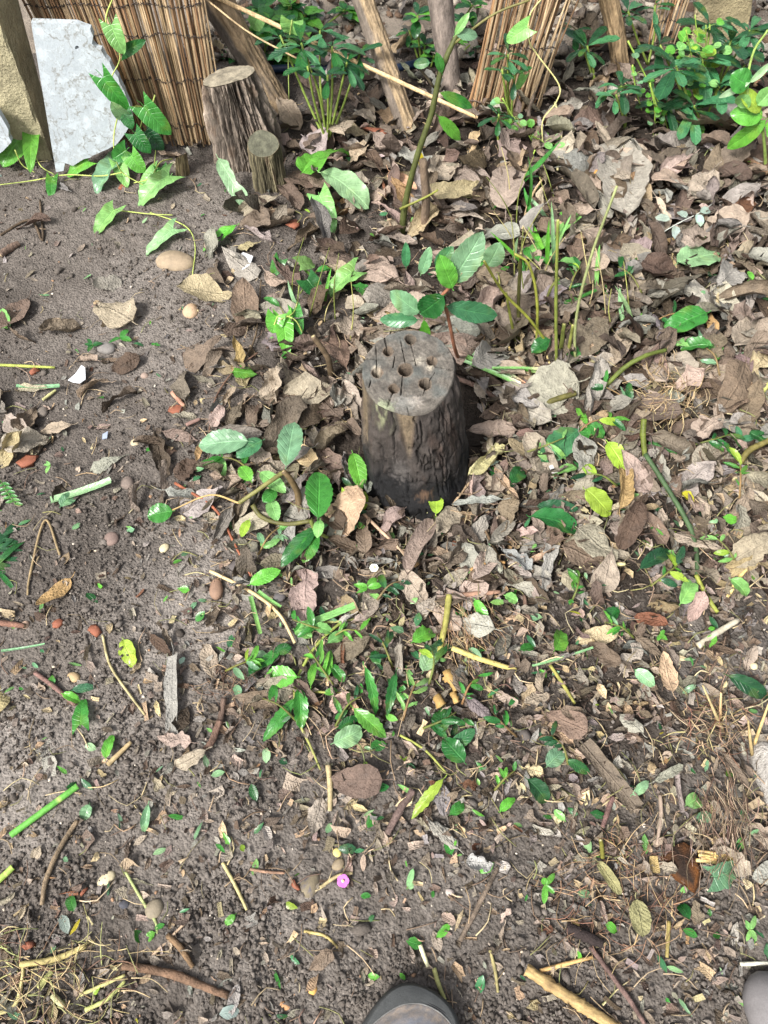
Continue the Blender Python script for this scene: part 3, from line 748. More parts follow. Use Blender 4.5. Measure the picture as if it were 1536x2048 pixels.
log('slanting_log', [p0, ext(p0, p1, .5), ext(p0, p1, 1.0), ext(p0, p1, 2.4)], [.028, .026, .027, .028], (116, 106, 96), (158, 138, 110), 'slanting trunk stripped to pale wood on its right side', 'trunk', 1.2, -2.5, seed=5, rough=.006)
p0, p1 = gy(908, 215, 2.02), gy(880, 0, 2.1)
log('slim_tree', [p0, ext(p0, p1, .5), ext(p0, p1, 1.0), ext(p0, p1, 2.6)], [.026, .028, .032, .034], (118, 108, 100), (130, 118, 104), 'slim grey-brown trunk standing left of the fanned reeds', 'trunk', 0, 0, seed=7, rough=.003)
p0, p1 = gy(1252, 170, 2.12), gy(1218, 0, 2.16)
log('wooden_stake', [p0-Vector((0, 0, .03)), ext(p0, p1, .5), ext(p0, p1, 1.0), ext(p0, p1, 2.6)], [.024, .024, .025, .026], (134, 114, 88), (150, 128, 98), 'tan wooden stake standing behind the glossy shrub at top right', 'stake', 1.6, -1.6, seed=9, rough=.005)
p0, p1 = gy(628, 110, 2.3), gy(592, 0, 2.32)
log('thin_stake', [p0-Vector((0, 0, .05)), p1, ext(p0, p1, 2.5)], [.009, .009, .009], (188, 150, 110), (196, 160, 120), 'thin pale stake rising behind the glossy shrub near the log', 'stake', 0, 0, seed=10, rough=.002)
p0, p1 = gy(440, -2, 1.98), gy(955, 236, 1.80)
log('bamboo_cane', [ext(p0, p1, -.3), p0, ext(p0, p1, .5), p1], [.0055, .0052, .005, .0045], (206, 178, 136), (210, 184, 140), 'long thin tan cane slanting down in front of the trunks', 'cane', 0, 0, NA=12, seed=12, rough=.0006)
p0, p1 = gy(413, 0, 1.9), gy(600, 120, 1.86)
log('dry_straw', [ext(p0, p1, -.3), p0, gy(500, 66, 1.88), p1], [.0022]*4, (196, 170, 132), (200, 180, 140), 'thread-thin dry stem crossing in front of the leaning log', 'stem', 0, 0, NA=6, seed=13, rough=.0003)
# hose behind the shrub
_h = tube_obj('garden_hose', [gp(x, y, .012) for x, y in ((300, 140), (450, 146), (560, 138), (660, 136), (760, 142), (860, 120))], .011, M['plastic'], s2l((30, 44, 66)), None, 10, 40)
tag(_h, 'dark blue hose lying behind the glossy shrub and the log', 'hose')

# ================================================================== dead leaves picked out one by one
# (stalk end, tip, width, colour, shape, extras)
HAND = [
 ((243, 560), (188, 580), 34, 'pale', 'oval'), ((268, 652), (190, 604), 58, 'pink', 'ovate', dict(roll=.3, torn=.1, bend=-.3)), ((162, 655), (84, 668), 42, 'brown', 'oval', dict(torn=.3)),
 ((56, 596), (4, 664), 50, 'brown', 'oval'), ((283, 720), (226, 746), 28, 'dark', 'oval'), ((198, 726), (154, 718), 18, 'pale', 'strip', dict(roll=1.5)), ((72, 812), (36, 872), 54, 'brown', 'obov'),
 ((148, 855), (78, 866), 14, 'pale', 'lance'), ((6, 902), (104, 880), 46, 'pale', 'oval', dict(torn=.4)), ((312, 868), (330, 950), 56, 'dark', 'obov', dict(roll=1.1, wr=.15)), ((398, 925), (350, 950), 40, 'dark', 'oval', dict(wr=.16)),
 ((448, 818), (424, 852), 30, 'pale', 'oval'), ((452, 852), (480, 814), 28, 'brown', 'oval'), ((604, 805), (540, 905), 58, 'brown', 'oval', dict(roll=.9)), ((400, 884), (392, 920), 15, 'ochre', 'lance'),
 ((562, 740), (535, 800), 62, 'pale', 'obov', dict(wr=.2, roll=1.2)), ((630, 684), (584, 690), 28, 'brown', 'oval'), ((728, 655), (675, 660), 42, 'pale', 'oval'), ((655, 580), (620, 622), 36, 'dark', 'oval', dict(roll=1.3)),
 ((710, 520), (638, 500), 40, 'brown', 'oval'), ((728, 612), (690, 604), 28, 'pale', 'oval'), ((634, 934), (590, 892), 36, 'yellow', 'oval', dict(roll=.2, torn=0, wr=.05)), ((698, 852), (632, 890), 44, 'brown', 'oval', dict(roll=1.2)),
 ((515, 484), (476, 496), 22, 'tan', 'oval'), ((530, 540), (574, 590), 28, 'pale', 'lance'), ((140, 1156), (86, 1226), 40, 'ochre', 'oval', dict(torn=.12, wr=.06, roll=.4)), ((347, 1314), (340, 1465), 34, 'grey', 'strip', dict(bend=-.2, wr=.06, roll=.3)),
 ((384, 1486), (314, 1474), 30, 'pink', 'ovate', dict(torn=.4)), ((296, 1268), (346, 1304), 22, 'dark', 'lance'), ((560, 1404), (470, 1392), 40, 'brown', 'ovate'), ((612, 1140), (606, 1250), 78, 'pale', 'ovate', dict(roll=.2, bend=-.2)),
 ((575, 1116), (522, 1132), 28, 'brown', 'oval'), ((716, 986), (662, 1070), 74, 'tan', 'oval', dict(roll=.25, torn=.12)), ((545, 1040), (462, 1062), 34, 'pale', 'oval'), ((280, 1325), (262, 1352), 20, 'tan', 'oval'),
 ((740, 1276), (664, 1322), 34, 'brown', 'oval'), ((686, 1284), (684, 1346), 16, 'red', 'lance', dict(roll=1.4)), ((710, 1398), (660, 1412), 44, 'pink', 'oval'), ((765, 1562), (652, 1566), 58, 'brown', 'ovate', dict(roll=.4, bend=-.3)),
 ((645, 1596), (618, 1672), 38, 'pale', 'ovate', dict(torn=.2)), ((664, 1900), (620, 1950), 32, 'brown', 'ovate'), ((476, 1968), (458, 2032), 24, 'grey', 'oval'), ((728, 1708), (722, 1746), 13, 'pale', 'lance'),
 ((1010, 426), (1014, 322), 64, 'pale', 'oval', dict(torn=0, roll=.2, wr=.04, fold=.08, bend=-.25)), ((1036, 492), (944, 470), 50, 'grey', 'oval', dict(torn=0, roll=.3, wr=.05)), ((1238, 268), (1250, 440), 108, 'grey', 'oval', dict(roll=.35, wr=.07, torn=.12)),
 ((1188, 420), (1126, 330), 58, 'brown', 'oval'), ((1425, 350), (1382, 395), 56, 'pale', 'ovate'), ((1386, 366), (1346, 432), 36, 'brown', 'oval', dict(roll=1.0)), ((1476, 246), (1338, 262), 62, 'brown', 'oval', dict(roll=.5, torn=.1)),
 ((1490, 440), (1414, 462), 46, 'pale', 'oval'), ((1506, 394), (1460, 432), 38, 'red', 'oval', dict(jit=.04)), ((1420, 462), (1346, 504), 56, 'pale', 'oval'), ((905, 312), (864, 354), 48, 'pale', 'oval', dict(torn=0)), ((965, 300), (922, 344), 44, 'dark', 'oval'),
 ((780, 336), (826, 398), 34, 'peach', 'oval', dict(torn=0, wr=.04, roll=.3)), ((860, 402), (966, 376), 34, 'tan', 'strip', dict(roll=.9)), ((1150, 256), (1086, 268), 42, 'pale', 'oval'), ((1204, 228), (1150, 252), 40, 'brown', 'oval'),
 ((1276, 545), (1378, 566), 44, 'dark', 'ovate', dict(torn=0, roll=.6)), ((1432, 576), (1478, 530), 50, 'grey', 'obov', dict(torn=.1)), ((1536, 590), (1438, 598), 42, 'brown', 'ovate', dict(torn=0)), ((1540, 652), (1470, 688), 58, 'pale', 'oval'),
 ((1532, 704), (1500, 748), 48, 'tan', 'oval'), ((1246, 584), (1194, 616), 42, 'pink', 'oval'), ((1156, 768), (1036, 800), 74, 'grey', 'ovate', dict(torn=0, roll=.25, wr=.05, bend=-.2)), ((1216, 640), (1130, 712), 58, 'brown', 'oval', dict(roll=.7)),
 ((1252, 656), (1230, 722), 40, 'pale', 'oval'), ((1296, 884), (1392, 924), 52, 'brown', 'oval', dict(torn=0)), ((1342, 960), (1300, 900), 34, 'grey', 'oval', dict(roll=1.1)), ((1240, 1018), (1256, 926), 56, 'ochre', 'oval', dict(torn=.12, wr=.06)),
 ((1012, 886), (940, 950), 48, 'yellow', 'oval', dict(roll=1.3, wr=.13)), ((990, 928), (1030, 1012), 26, 'tan', 'lance', dict(roll=1.2)), ((1270, 596), (1342, 574), 34, 'brown', 'oval'), ((1132, 574), (1080, 602), 30, 'grey', 'oval'),
 ((1064, 604), (1006, 642), 44, 'brown', 'oval'), ((1432, 682), (1424, 620), 22, 'ochre', 'lance'), ((1440, 850), (1386, 862), 42, 'pink', 'oval'), ((814, 1152), (864, 1030), 52, 'pink', 'oval', dict(roll=.9, wr=.07, torn=0, h=.035)),
 ((1002, 1000), (906, 1004), 26, 'grey', 'lance', dict(roll=1.4)), ((1156, 1052), (1230, 1114), 72, 'pale', 'oval', dict(torn=.3)), ((1272, 1020), (1242, 1106), 44, 'dark', 'oval'), ((1536, 1082), (1464, 1130), 56, 'pale', 'oval', dict(wr=.14)),
 ((1004, 1094), (1060, 1140), 48, 'grey', 'obov', dict(torn=.45)), ((1104, 1088), (1090, 1172), 28, 'grey', 'strip', dict(torn=.3)), ((1240, 1330), (1174, 1290), 46, 'brown', 'ovate', dict(roll=.9)), ((1244, 1342), (1280, 1284), 40, 'pink', 'oval', dict(torn=.4)),
 ((1348, 1382), (1318, 1308), 42, 'tan', 'oval', dict(torn=.1, roll=.4)), ((1332, 1252), (1268, 1234), 28, 'red', 'oval'), ((1086, 1420), (1172, 1462), 46, 'brown', 'obov'), ((1096, 1444), (1142, 1490), 28, 'tan', 'oval'),
 ((1166, 1488), (1272, 1612), 38, 'brown', 'strip', dict(roll=.8, wr=.08)), ((920, 1100), (860, 1142), 28, 'pink', 'oval'), ((800, 1284), (796, 1350), 34, 'grey', 'oval'), ((1100, 1388), (1050, 1406), 28, 'pale', 'oval'), ((1036, 1410), (990, 1388), 24, 'pink', 'oval'),
 ((1194, 1722), (1242, 1788), 28, 'olive', 'oval', dict(torn=0, roll=.7)), ((1276, 1798), (1286, 1872), 46, 'olive', 'oval', dict(torn=.05, roll=.3, wr=.05, h=.03)), ((1310, 1562), (1366, 1530), 24, 'grey', 'oval', dict(roll=1.2)), ((1352, 1545), (1364, 1626), 24, 'grey', 'strip', dict(roll=1.2)),
 ((932, 1724), (984, 1728), 56, 'silver', 'oval', dict(torn=.45)), ((912, 1846), (884, 1830), 22, 'pink', 'oval'), ((924, 1568), (958, 1574), 26, 'red', 'oval', dict(roll=1.0)), ((1050, 1534), (1086, 1546), 28, 'yellow', 'oval', dict(torn=.4)),
 ((198, 256), (262, 268), 36, 'brown', 'round', dict(h=.045, torn=0, up=(0, -.7, .7))), ((560, 372), (600, 410), 50, 'brown', 'oval'), ((628, 380), (660, 350), 44, 'brown', 'round'), ((525, 420), (500, 460), 60, 'brown', 'oval', dict(wr=.2)),
 ((690, 292), (670, 240), 54, 'pale', 'oval'), ((730, 310), (700, 300), 44, 'pale', 'round'), ((610, 270), (652, 300), 46, 'grey', 'oval', dict(torn=0)), ((740, 220), (700, 250), 50, 'pink', 'oval'), ((1120, 1420), (1180, 1440), 30, 'brown', 'oval'),
 ((1060, 310), (1090, 340), 40, 'brown', 'oval'), ((1500, 300), (1450, 330), 50, 'brown', 'oval'), ((1160, 470), (1230, 500), 46, 'pale', 'oval'), ((1200, 520), (1250, 490), 44, 'grey', 'oval'), ((1290, 460), (1330, 520), 40, 'dark', 'oval'),
 ((1290, 330), (1330, 300), 44, 'brown', 'oval'), ((1110, 470), (1070, 450), 40, 'brown', 'oval'), ((1440, 330), (1500, 360), 40, 'dark', 'oval'), ((1200, 1800), (1212, 1850), 20, 'pink', 'oval'), ((1400, 1850), (1390, 1800), 24, 'brown', 'oval'),
]
for it in HAND:
    b_, t_, w_, c_, sh = it[:5]; kw = it[5] if len(it) > 5 else {}
    leaf_on_ground('dead_leaf', b_, t_, w_, c_, False, sh, **kw)

# ---------------------------------------------------------------- fallen green leaves
GH = [
 ((1155, 862), (1086, 918), 46, 'blue', 'laurel'), ((1175, 846), (1210, 872), 24, 'mid', 'laurel'), ((1214, 888), (1252, 936), 40, 'lime', 'oval'), ((1060, 1040), (1162, 1056), 46, 'deep', 'laurel', dict(ser=0)), ((1074, 1010), (1156, 1014), 28, 'dark', 'laurel'),
 ((1168, 986), (1226, 1032), 44, 'lime', 'oval'), ((1350, 536), (1442, 498), 52, 'pale', 'laurel'), ((1405, 640), (1314, 668), 40, 'mid', 'ovate'), ((1120, 520), (1168, 524), 18, 'light', 'lance'), ((1364, 984), (1392, 1006), 24, 'yellow', 'ovate'),
 ((1274, 1146), (1346, 1094), 30, 'dark', 'laurel'), ((1022, 972), (1050, 930), 32, 'deep', 'laurel'), ((1110, 944), (1152, 930), 24, 'light', 'obov'), ((595, 1356), (528, 1354), 42, 'bright', 'laurel', dict(ser=.05)), ((598, 1378), (606, 1456), 34, 'mid', 'laurel', dict(ser=.07)),
 ((590, 1398), (528, 1482), 28, 'mid', 'lance', dict(ser=.08)), ((622, 1376), (626, 1318), 20, 'bright', 'lance'), ((500, 1352), (532, 1314), 28, 'deep', 'laurel'), ((548, 1302), (582, 1294), 22, 'deep', 'laurel'), ((590, 1258), (622, 1272), 28, 'light', 'oval'),
 ((626, 1254), (666, 1262), 22, 'light', 'laurel'), ((656, 1288), (692, 1264), 24, 'light', 'laurel'), ((730, 1340), (764, 1432), 22, 'mid', 'lance', dict(ser=.1)), ((792, 1344), (774, 1428), 22, 'deep', 'lance', dict(ser=.1)), ((708, 1420), (772, 1476), 32, 'bright', 'lance', dict(ser=.08)),
 ((676, 1456), (716, 1434), 22, 'deep', 'laurel'), ((668, 1488), (726, 1462), 40, 'pale', 'oval'), ((824, 1288), (872, 1256), 34, 'bright', 'laurel', dict(ser=.06)), ((846, 1342), (874, 1288), 38, 'pale', 'oval'), ((882, 1468), (880, 1414), 44, 'deep', 'laurel'),
 ((898, 1502), (948, 1458), 28, 'blue', 'oval'), ((928, 1526), (886, 1478), 42, 'deep', 'laurel'), ((1094, 1532), (1126, 1500), 34, 'grey', 'oval'), ((1134, 1520), (1180, 1548), 22, 'deep', 'laurel'), ((1108, 1304), (1132, 1254), 36, 'bright', 'ovate', dict(h=.03)),
 ((1054, 1560), (1100, 1606), 38, 'dark', 'laurel'), ((1000, 1622), (1028, 1594), 20, 'bright', 'oval'), ((1264, 1590), (1302, 1564), 20, 'pale', 'lance'), ((1370, 1612), (1402, 1594), 30, 'light', 'oval'), ((886, 1560), (820, 1636), 22, 'lime', 'lance', dict(ser=.1)),
 ((1450, 1356), (1540, 1400), 34, 'dark', 'laurel'), ((246, 1280), (268, 1332), 38, 'lime', 'oval', dict(torn=.1)), ((214, 1518), (222, 1468), 26, 'bright', 'oval'), ((166, 1452), (164, 1394), 36, 'mid', 'heart'), ((130, 1390), (162, 1402), 18, 'bright', 'oval'),
 ((146, 1382), (190, 1374), 18, 'blue', 'lance'), ((124, 1016), (150, 990), 28, 'grey', 'oval'), ((466, 748), (512, 746), 24, 'bright', 'ovate'), ((236, 344), (188, 384), 40, 'grey', 'heart'), ((345, 378), (270, 418), 40, 'light', 'heart', dict(torn=.25)),
 ((446, 362), (490, 432), 34, 'pale', 'oval', dict(torn=.3, bend=-1.2)), ((640, 408), (664, 464), 44, 'light', 'heart'), ((644, 370), (742, 410), 48, 'pale', 'oval', dict(bend=-.8)), ((604, 345), (640, 300), 44, 'bright', 'ovate', dict(h=.05)), ((638, 352), (688, 284), 36, 'bright', 'heart', dict(h=.05)),
 ((232, 430), (190, 470), 34, 'light', 'heart'), ((350, 470), (290, 510), 34, 'pale', 'heart', dict(torn=.3)), ((474, 460), (404, 498), 24, 'bright', 'lance'), ((710, 556), (652, 590), 36, 'light', 'heart'), ((706, 574), (744, 586), 22, 'mid', 'lance'), ((724, 984), (722, 1016), 34, 'lime', 'oval'),
 ((1360, 1208), (1390, 1160), 34, 'light', 'oval'), ((1420, 1755), (1486, 1742), 52, 'grey', 'heart', dict(torn=.2)), ((950, 1200), (974, 1240), 22, 'bright', 'oval'), ((1040, 1300), (1070, 1290), 18, 'mid', 'oval'), ((1010, 1190), (1036, 1200), 22, 'light', 'oval'),
 ((300, 1610), (288, 1670), 20, 'grey', 'lance'), ((180, 1610), (166, 1640), 26, 'grey', 'oval'), ((470, 1830), (450, 1850), 16, 'bright', 'oval'), ((310, 1865), (290, 1880), 18, 'bright', 'oval'), ((1270, 1340), (1310, 1370), 28, 'pale', 'oval'),
 ((440, 925), (450, 950), 22, 'light', 'heart'), ((0, 625), (14, 655), 30, 'light', 'oval'), ((1420, 700), (1360, 690), 26, 'mid', 'laurel'), ((1500, 860), (1536, 880), 24, 'deep', 'laurel'), ((1460, 1160), (1500, 1190), 30, 'light', 'oval'), ((1235, 1215), (1215, 1240), 28, 'deep', 'oval'),
 ((1100, 680), (1065, 700), 26, 'deep', 'laurel'), ((1130, 690), (1160, 715), 24, 'mid', 'laurel'), ((760, 1330), (740, 1300), 22, 'deep', 'laurel'), ((660, 1330), (690, 1360), 24, 'mid', 'laurel'), ((560, 1300), (520, 1330), 26, 'mid', 'laurel'), ((900, 1630), (930, 1605), 22, 'mid', 'oval'), ((1130, 1640), (1110, 1620), 16, 'light', 'oval'),
]
for it in GH:
    b_, t_, w_, c_, sh = it[:5]; kw = it[5] if len(it) > 5 else {}
    leaf_on_ground('green_leaf', b_, t_, w_, c_, True, sh, **{**dict(ser=.03 if sh == 'laurel' else 0, stalk=.1), **kw})
# grass-like cut strips
STR = [((595, 1252), (706, 1212), 15, 'light', 'flat cut grass blade lying below the drilled stump'), ((100, 1000), (222, 968), 18, 'pale', 'pale green torn blade lying on the soil at the left'), ((0, 1300), (90, 1290), 5, 'grey', None), ((1066, 1330), (1180, 1300), 5, 'pale', None),
       ((500, 1190), (520, 1268), 10, 'light', None), ((515, 1180), (560, 1215), 8, 'light', None), ((1130, 600), (1190, 580), 6, 'mid', None), ((1060, 500), (1150, 440), 16, 'light', None), ((1300, 880), (1360, 905), 8, 'mid', None), ((30, 770), (120, 775), 7, 'grey', None), ((1060, 440), (1085, 500), 14, 'bright', None)]
for (b_, t_, w_, c_, lb) in STR:
    leaf_on_ground('grass_blade', b_, t_, w_, c_, True, 'strip', label=None, stalk=0, fold=.5, bend=.25, wr=.02, wave=0, h=litter((b_[0]+t_[0])/2, b_[1])+.012)
    AUTO[-1].update(noun='cut grass blade', group='cut grass blades lying on the bed', L=.08, lab=lb)
# bundle of flat cut leaves to the right of the drilled stump
rb = empty('cut_leaf_bundle', gp(1000, 745)); tag(rb, 'bundle of pale green strappy cut leaves right of the drilled stump', 'leaf bundle')
for i, (b_, t_, w_, c_) in enumerate((((1052, 778), (932, 706), 12, 'light'), ((1048, 770), (945, 700), 12, 'pale'), ((1092, 748), (960, 716), 10, 'bright'), ((1040, 768), (928, 716), 9, 'pale'), ((1046, 774), (940, 722), 8, 'light'), ((1080, 738), (985, 732), 6, 'light'))):
    p, q = gp(*b_, .03+.004*i), gp(*t_, .034+.004*i)
    V, F, uv = leaf_arr((q-p).length, w_/1050, 'strip', fold=.5, bend=-.2, wr=.02, nt=12, nu=5, stalk=0)
    V = frame(p, q-p, (0, -.3, 1), V); c = np.tile(GREENC[c_], (len(V), 1)); f = np.clip(1-uv[:, 1:2]*4, 0, 1); c = c*(1-f)+s2l((226, 206, 170))*f
    if i == 1: c = c*(1-f*.7)+s2l((200, 110, 70))*f*.7
    mesh_obj('leaf', V, F, M['green'], rb, c, uv)

# ================================================================== living plants
def plant_leaf(parent, p, d, L, Wd, col, shape='laurel', up=(0, -.4, 1), jit=.1, **kw):
    P = dict(fold=.22, bend=-.45, wr=.03, wave=.03, nt=13, nu=7, stalk=.1); P.update(kw)
    V, F, uv = leaf_arr(L, Wd, shape, **P)
    return mesh_obj('leaf', frame(p, d, up, V), F, M['green'], parent, vary(GREENC[col], jit), uv)
def px_leaf(parent, b_, t_, w_, col, Yb_, dY=0.0, shape='laurel', up=(0, -.8, .6), **kw):
    """leaf between two sighted points at a given distance"""
    p, q = gy(*b_, Yb_), gy(*t_, Yb_+dY)
    L = (q-p).length; s = FP/(p.y*cT+(CAMZ-p.z)*sT)
    return plant_leaf(parent, p, q-p, L*1.08, w_/s, col, shape, up, **kw)
def stem_px(parent, pts, Ys, r, col, name='stem', sides=7, n=20, mat='stem', **kw):
    if np.isscalar(Ys): Ys = [Ys]*len(pts)
    P = [tuple(gy(x, y, Y_)) for (x, y), Y_ in zip(pts, Ys)]
    return tube_obj(name, P, r, M[mat], s2l(col), parent, sides, n, .04, **kw)
def gY(px, py): return gp(px, py).y
# laurel sprig behind the drilled stump
Yl = 1.02
r_ = empty('laurel_sprig', gp(915, 705)); tag(r_, 'glossy laurel sprig with big green leaves just behind the drilled stump', 'plant')
stem_px(r_, [(918, 720), (908, 690), (893, 620), (880, 598), (902, 572), (925, 545)], [gY(918, 720), 1.0, 1.0, 1.0, 1.0, 1.0], [.004, .0035, .003, .003, .002], (142, 96, 74))
stem_px(r_, [(893, 612), (850, 632)], 1.0, [.003, .002], (110, 130, 60), n=6)
for b_, t_, w_, c_, y_ in (((902, 566), (958, 482), 56, 'grey', 1.0), ((905, 576), (884, 522), 40, 'bright', .99), ((888, 592), (838, 632), 52, 'deep', .985), ((893, 612), (998, 636), 42, 'blue', 1.0), ((838, 626), (788, 590), 40, 'grey', 1.01), ((836, 640), (762, 642), 30, 'blue', 1.0),
                           ((848, 640), (852, 692), 22, 'bright', .965), ((906, 566), (930, 544), 18, 'lime', 1.0), ((872, 534), (902, 500), 30, 'blue', 1.06), ((842, 548), (858, 504), 24, 'grey', 1.06), ((812, 534), (812, 494), 18, 'blue', 1.06), ((976, 532), (998, 494), 42, 'grey', 1.08)):
    px_leaf(r_, b_, t_, w_, c_, y_, ser=.035, nt=19, stalk=.08)
# shoots left of the drilled stump
r_ = empty('laurel_shoots', gp(600, 1020)); tag(r_, 'cut laurel shoots with serrated green leaves left of the drilled stump', 'plant')
def stem_h(parent, pts, r, col, name='stem', n=16, **kw):
    P = [tuple(gp(x, y, h)) for x, y, h in pts]
    return tube_obj(name, P, r, M['stem'], s2l(col), parent, 7, n, .05, **kw)
stem_h(r_, [(598, 1035, .0), (596, 990, .03), (582, 960, .07), (566, 942, .09)], [.007, .006, .005], (104, 88, 62), cutend=s2l((206, 186, 140)))
stem_h(r_, [(566, 945, .085), (530, 970, .085), (478, 1006, .07)], [.0045, .004, .0035], (120, 118, 70), cutend=s2l((214, 200, 150)))
stem_h(r_, [(505, 1010, .05), (525, 1035, .04), (570, 1048, .04), (622, 1042, .05)], [.0045, .004, .004], (94, 92, 52))
stem_h(r_, [(622, 1042, .05), (632, 1062, .06), (655, 1075, .03)], [.004, .003], (110, 120, 60))
stem_h(r_, [(478, 1006, .07), (420, 990, .05), (345, 1020, .03)], [.002, .0016, .0013], (176, 150, 100))
for b_, t_, w_, c_, h_ in (((496, 882), (394, 884), 48, 'grey', .07), ((524, 880), (474, 908), 32, 'blue', .06), ((572, 932), (588, 832), 44, 'grey', .09), ((636, 1036), (640, 934), 50, 'mid', .07), ((632, 1056), (560, 1122), 32, 'deep', .05), ((632, 1064), (608, 1118), 32, 'mid', .045),
                           ((345, 1022), (294, 1030), 38, 'mid', .03), ((520, 944), (566, 976), 28, 'light', .06), ((502, 962), (480, 930), 26, 'bright', .05), ((540, 1000), (552, 1034), 26, 'light', .04), ((500, 1168), (556, 1138), 28, 'bright', .03), ((706, 906), (724, 966), 32, 'bright', .05),
                           ((498, 1040), (482, 1068), 18, 'lime', .04), ((872, 1028), (872, 980), 28, 'lime', .05), ((552, 980), (528, 1000), 24, 'mid', .05), ((640, 1040), (634, 1070), 20, 'light', .06)):
    p, q = gp(*b_, h_), gp(*t_, h_+.01)
    plant_leaf(r_, p, q-p, (q-p).length*1.05, w_/sc_at(*b_)*1.1*.95, c_, 'laurel', (random.uniform(-.3, .3), -.25, 1), ser=.04, nt=19)
tube_obj('twig', [tuple(gp(x, y, .012)) for x, y in ((350, 966), (430, 1018), (470, 1090), (502, 1152))], [.003, .0025, .002], M['stem'], s2l((150, 92, 68)), r_, 6, 20)

# cut upright stems right of the stump: each its own plant stool
def stool(name, base, stems, label, cat='plant', leaves=()):
    rt = empty(name, gp(*base)); tag(rt, label, cat)
    for pts, px_w, col, lean in stems:
        Y0 = gY(*pts[0]); L = len(pts)
        Ys = [Y0+lean*k/max(1, L-1) for k in range(L)]
        s = sc_at(*pts[0]); r = px_w*.33/s
        pts = [(pts[0][0], pts[0][1]+6)]+list(pts[1:])
        stem_px(rt, pts, Ys, [r*1.1, r, r*.85], col, cutend=s2l((206, 190, 130)))
    for b_, t_, w_, c_, y_, sh in leaves: px_leaf(rt, b_, t_, w_, c_, y_, shape=sh)
    return rt
stool('cut_shrub', (1115, 715), [(((1113, 735), (1112, 600), (1116, 440)), 9, (128, 140, 66), .0), (((1150, 738), (1152, 640), (1180, 520), (1234, 372)), 8, (146, 154, 104), .05), (((1108, 700), (1060, 640), (1008, 586), (968, 522)), 8, (140, 144, 60), -.02),
      (((1118, 722), (1128, 648)), 13, (112, 120, 60), .01), (((1132, 722), (1146, 650)), 11, (120, 124, 62), .01), (((1148, 655), (1136, 640)), 6, (130, 130, 70), 0)], 'clump of slender green cut stems standing right of the laurel sprig', 'cut stems')
stool('cut_shrub', (1040, 690), [(((1038, 680), (1037, 600), (1042, 506)), 11, (84, 84, 44), .02), (((1073, 690), (1074, 600), (1058, 530), (1030, 508)), 8, (140, 144, 62), .02), (((1032, 682), (1020, 630), (1012, 585)), 8, (134, 140, 64), 0), (((1085, 620), (1100, 580), (1118, 555)), 9, (104, 108, 56), .02)],
      'small group of leaning olive cut stems between laurel sprig and slender stems', 'cut stems')
rw = random.Random(11)
for nm, (bx_, by_), n_, lb in (('wispy_weed', (1085, 560), 16, 'wispy pale stems and narrow blades behind the slender cut stems'), ('wispy_weed', (1215, 620), 11, 'thin wispy weed right of the slender cut stems'), ('wispy_weed', (1060, 430), 9, 'thin wispy weed below the arching grass blade'), ('wispy_weed', (640, 640), 8, 'thin wispy weed left of the drilled stump near the bindweed shoot')):
    rt = stool(nm, (bx_, by_), [], lb, 'weed')
    for k in range(n_):
        x, y = bx_+rw.uniform(-60, 60), by_+rw.uniform(-40, 50); lx, ly = rw.uniform(-60, 60), -rw.uniform(50, 150); Y0 = gY(x, y)
        if rw.random() < .6: stem_px(rt, [(x, y+6), (x+lx*.35+rw.uniform(-8, 8), y+ly*.5), (x+lx, y+ly)], [Y0, Y0+.01, Y0+rw.uniform(-.03, .08)], [.0016, .0012, .0007], rw.choice([(150, 152, 84), (186, 172, 128), (120, 130, 66), (170, 160, 110)]), sides=5, n=10)
        else: px_leaf(rt, (x, y), (x+lx, y+ly*.7), rw.uniform(6, 10), rw.choice(['bright', 'mid', 'light', 'pale']), Y0, rw.uniform(-.03, .06), 'lance', (rw.uniform(-.6, .6), -.7, .6), fold=.6, bend=-rw.uniform(.2, 1.2), stalk=0)
# bent green stems
def arc(pts, w, col, label, name='plant_cutting', cat='stem', cutend=(214, 200, 150), mat='stem', n=26, tint2=None):
    s = sc_at(pts[0][0], pts[0][1]); P = [tuple(gp(x, y, h)) for x, y, h in pts]
    o = tube_obj(name, P, [w/2/s, w/2/s, w/2.3/s], M[mat], s2l(col), None, 8, n, .06, Vector(P[0]), s2l(cutend) if cutend else None)
    if label: tag(o, label, cat)
    return o
arc([(1186, 800, .01), (1243, 740, .05), (1290, 712, .07), (1332, 700, .06)], 9, (92, 104, 46), 'arched dark green stem just right of the big grey leaf')
arc([(1058, 832, .01), (1100, 804, .03), (1152, 786, .04)], 12, (88, 84, 44), 'short arched olive stem lying on the big grey leaf')
arc([(1288, 838, .07), (1286, 870, .055), (1290, 912, .04)], 11, (92, 102, 40), 'short thick green stem end beside the long bent stem')
arc([(1290, 908, .05), (1340, 985, .04), (1382, 1060, .03), (1394, 1120, .02), (1392, 1200, .01)], 9, (66, 88, 56), 'long bent dark green stem at the right of the litter')
arc([(1392, 1150, .02), (1412, 1190, .015), (1436, 1226, .01)], 9, (140, 146, 66), 'short yellowish shoot at the lower end of the long bent stem')
arc([(662, 752, .005), (655, 715, .06), (626, 672, .11)], 12, (96, 82, 64), 'dark brown cut stem leaning left of the drilled stump', 'plant_cutting')
arc([(904, 1296, .03), (960, 1318, .02), (1032, 1340, .012)], 11, (196, 180, 110), 'broken yellow stem with a sharp pale end below the drilled stump', 'broken_cutting')
arc([(898, 1190, .03), (892, 1240, .025), (878, 1308, .02)], 12, (150, 146, 78), 'upright yellowish broken stem below the drilled stump', 'broken_cutting')
arc([(1205, 1715, .012), (1203, 1690, .03), (1201, 1680, .04)], 9, (110, 108, 48), 'short olive stem poking up by the olive yellow leaves', 'plant_cutting')
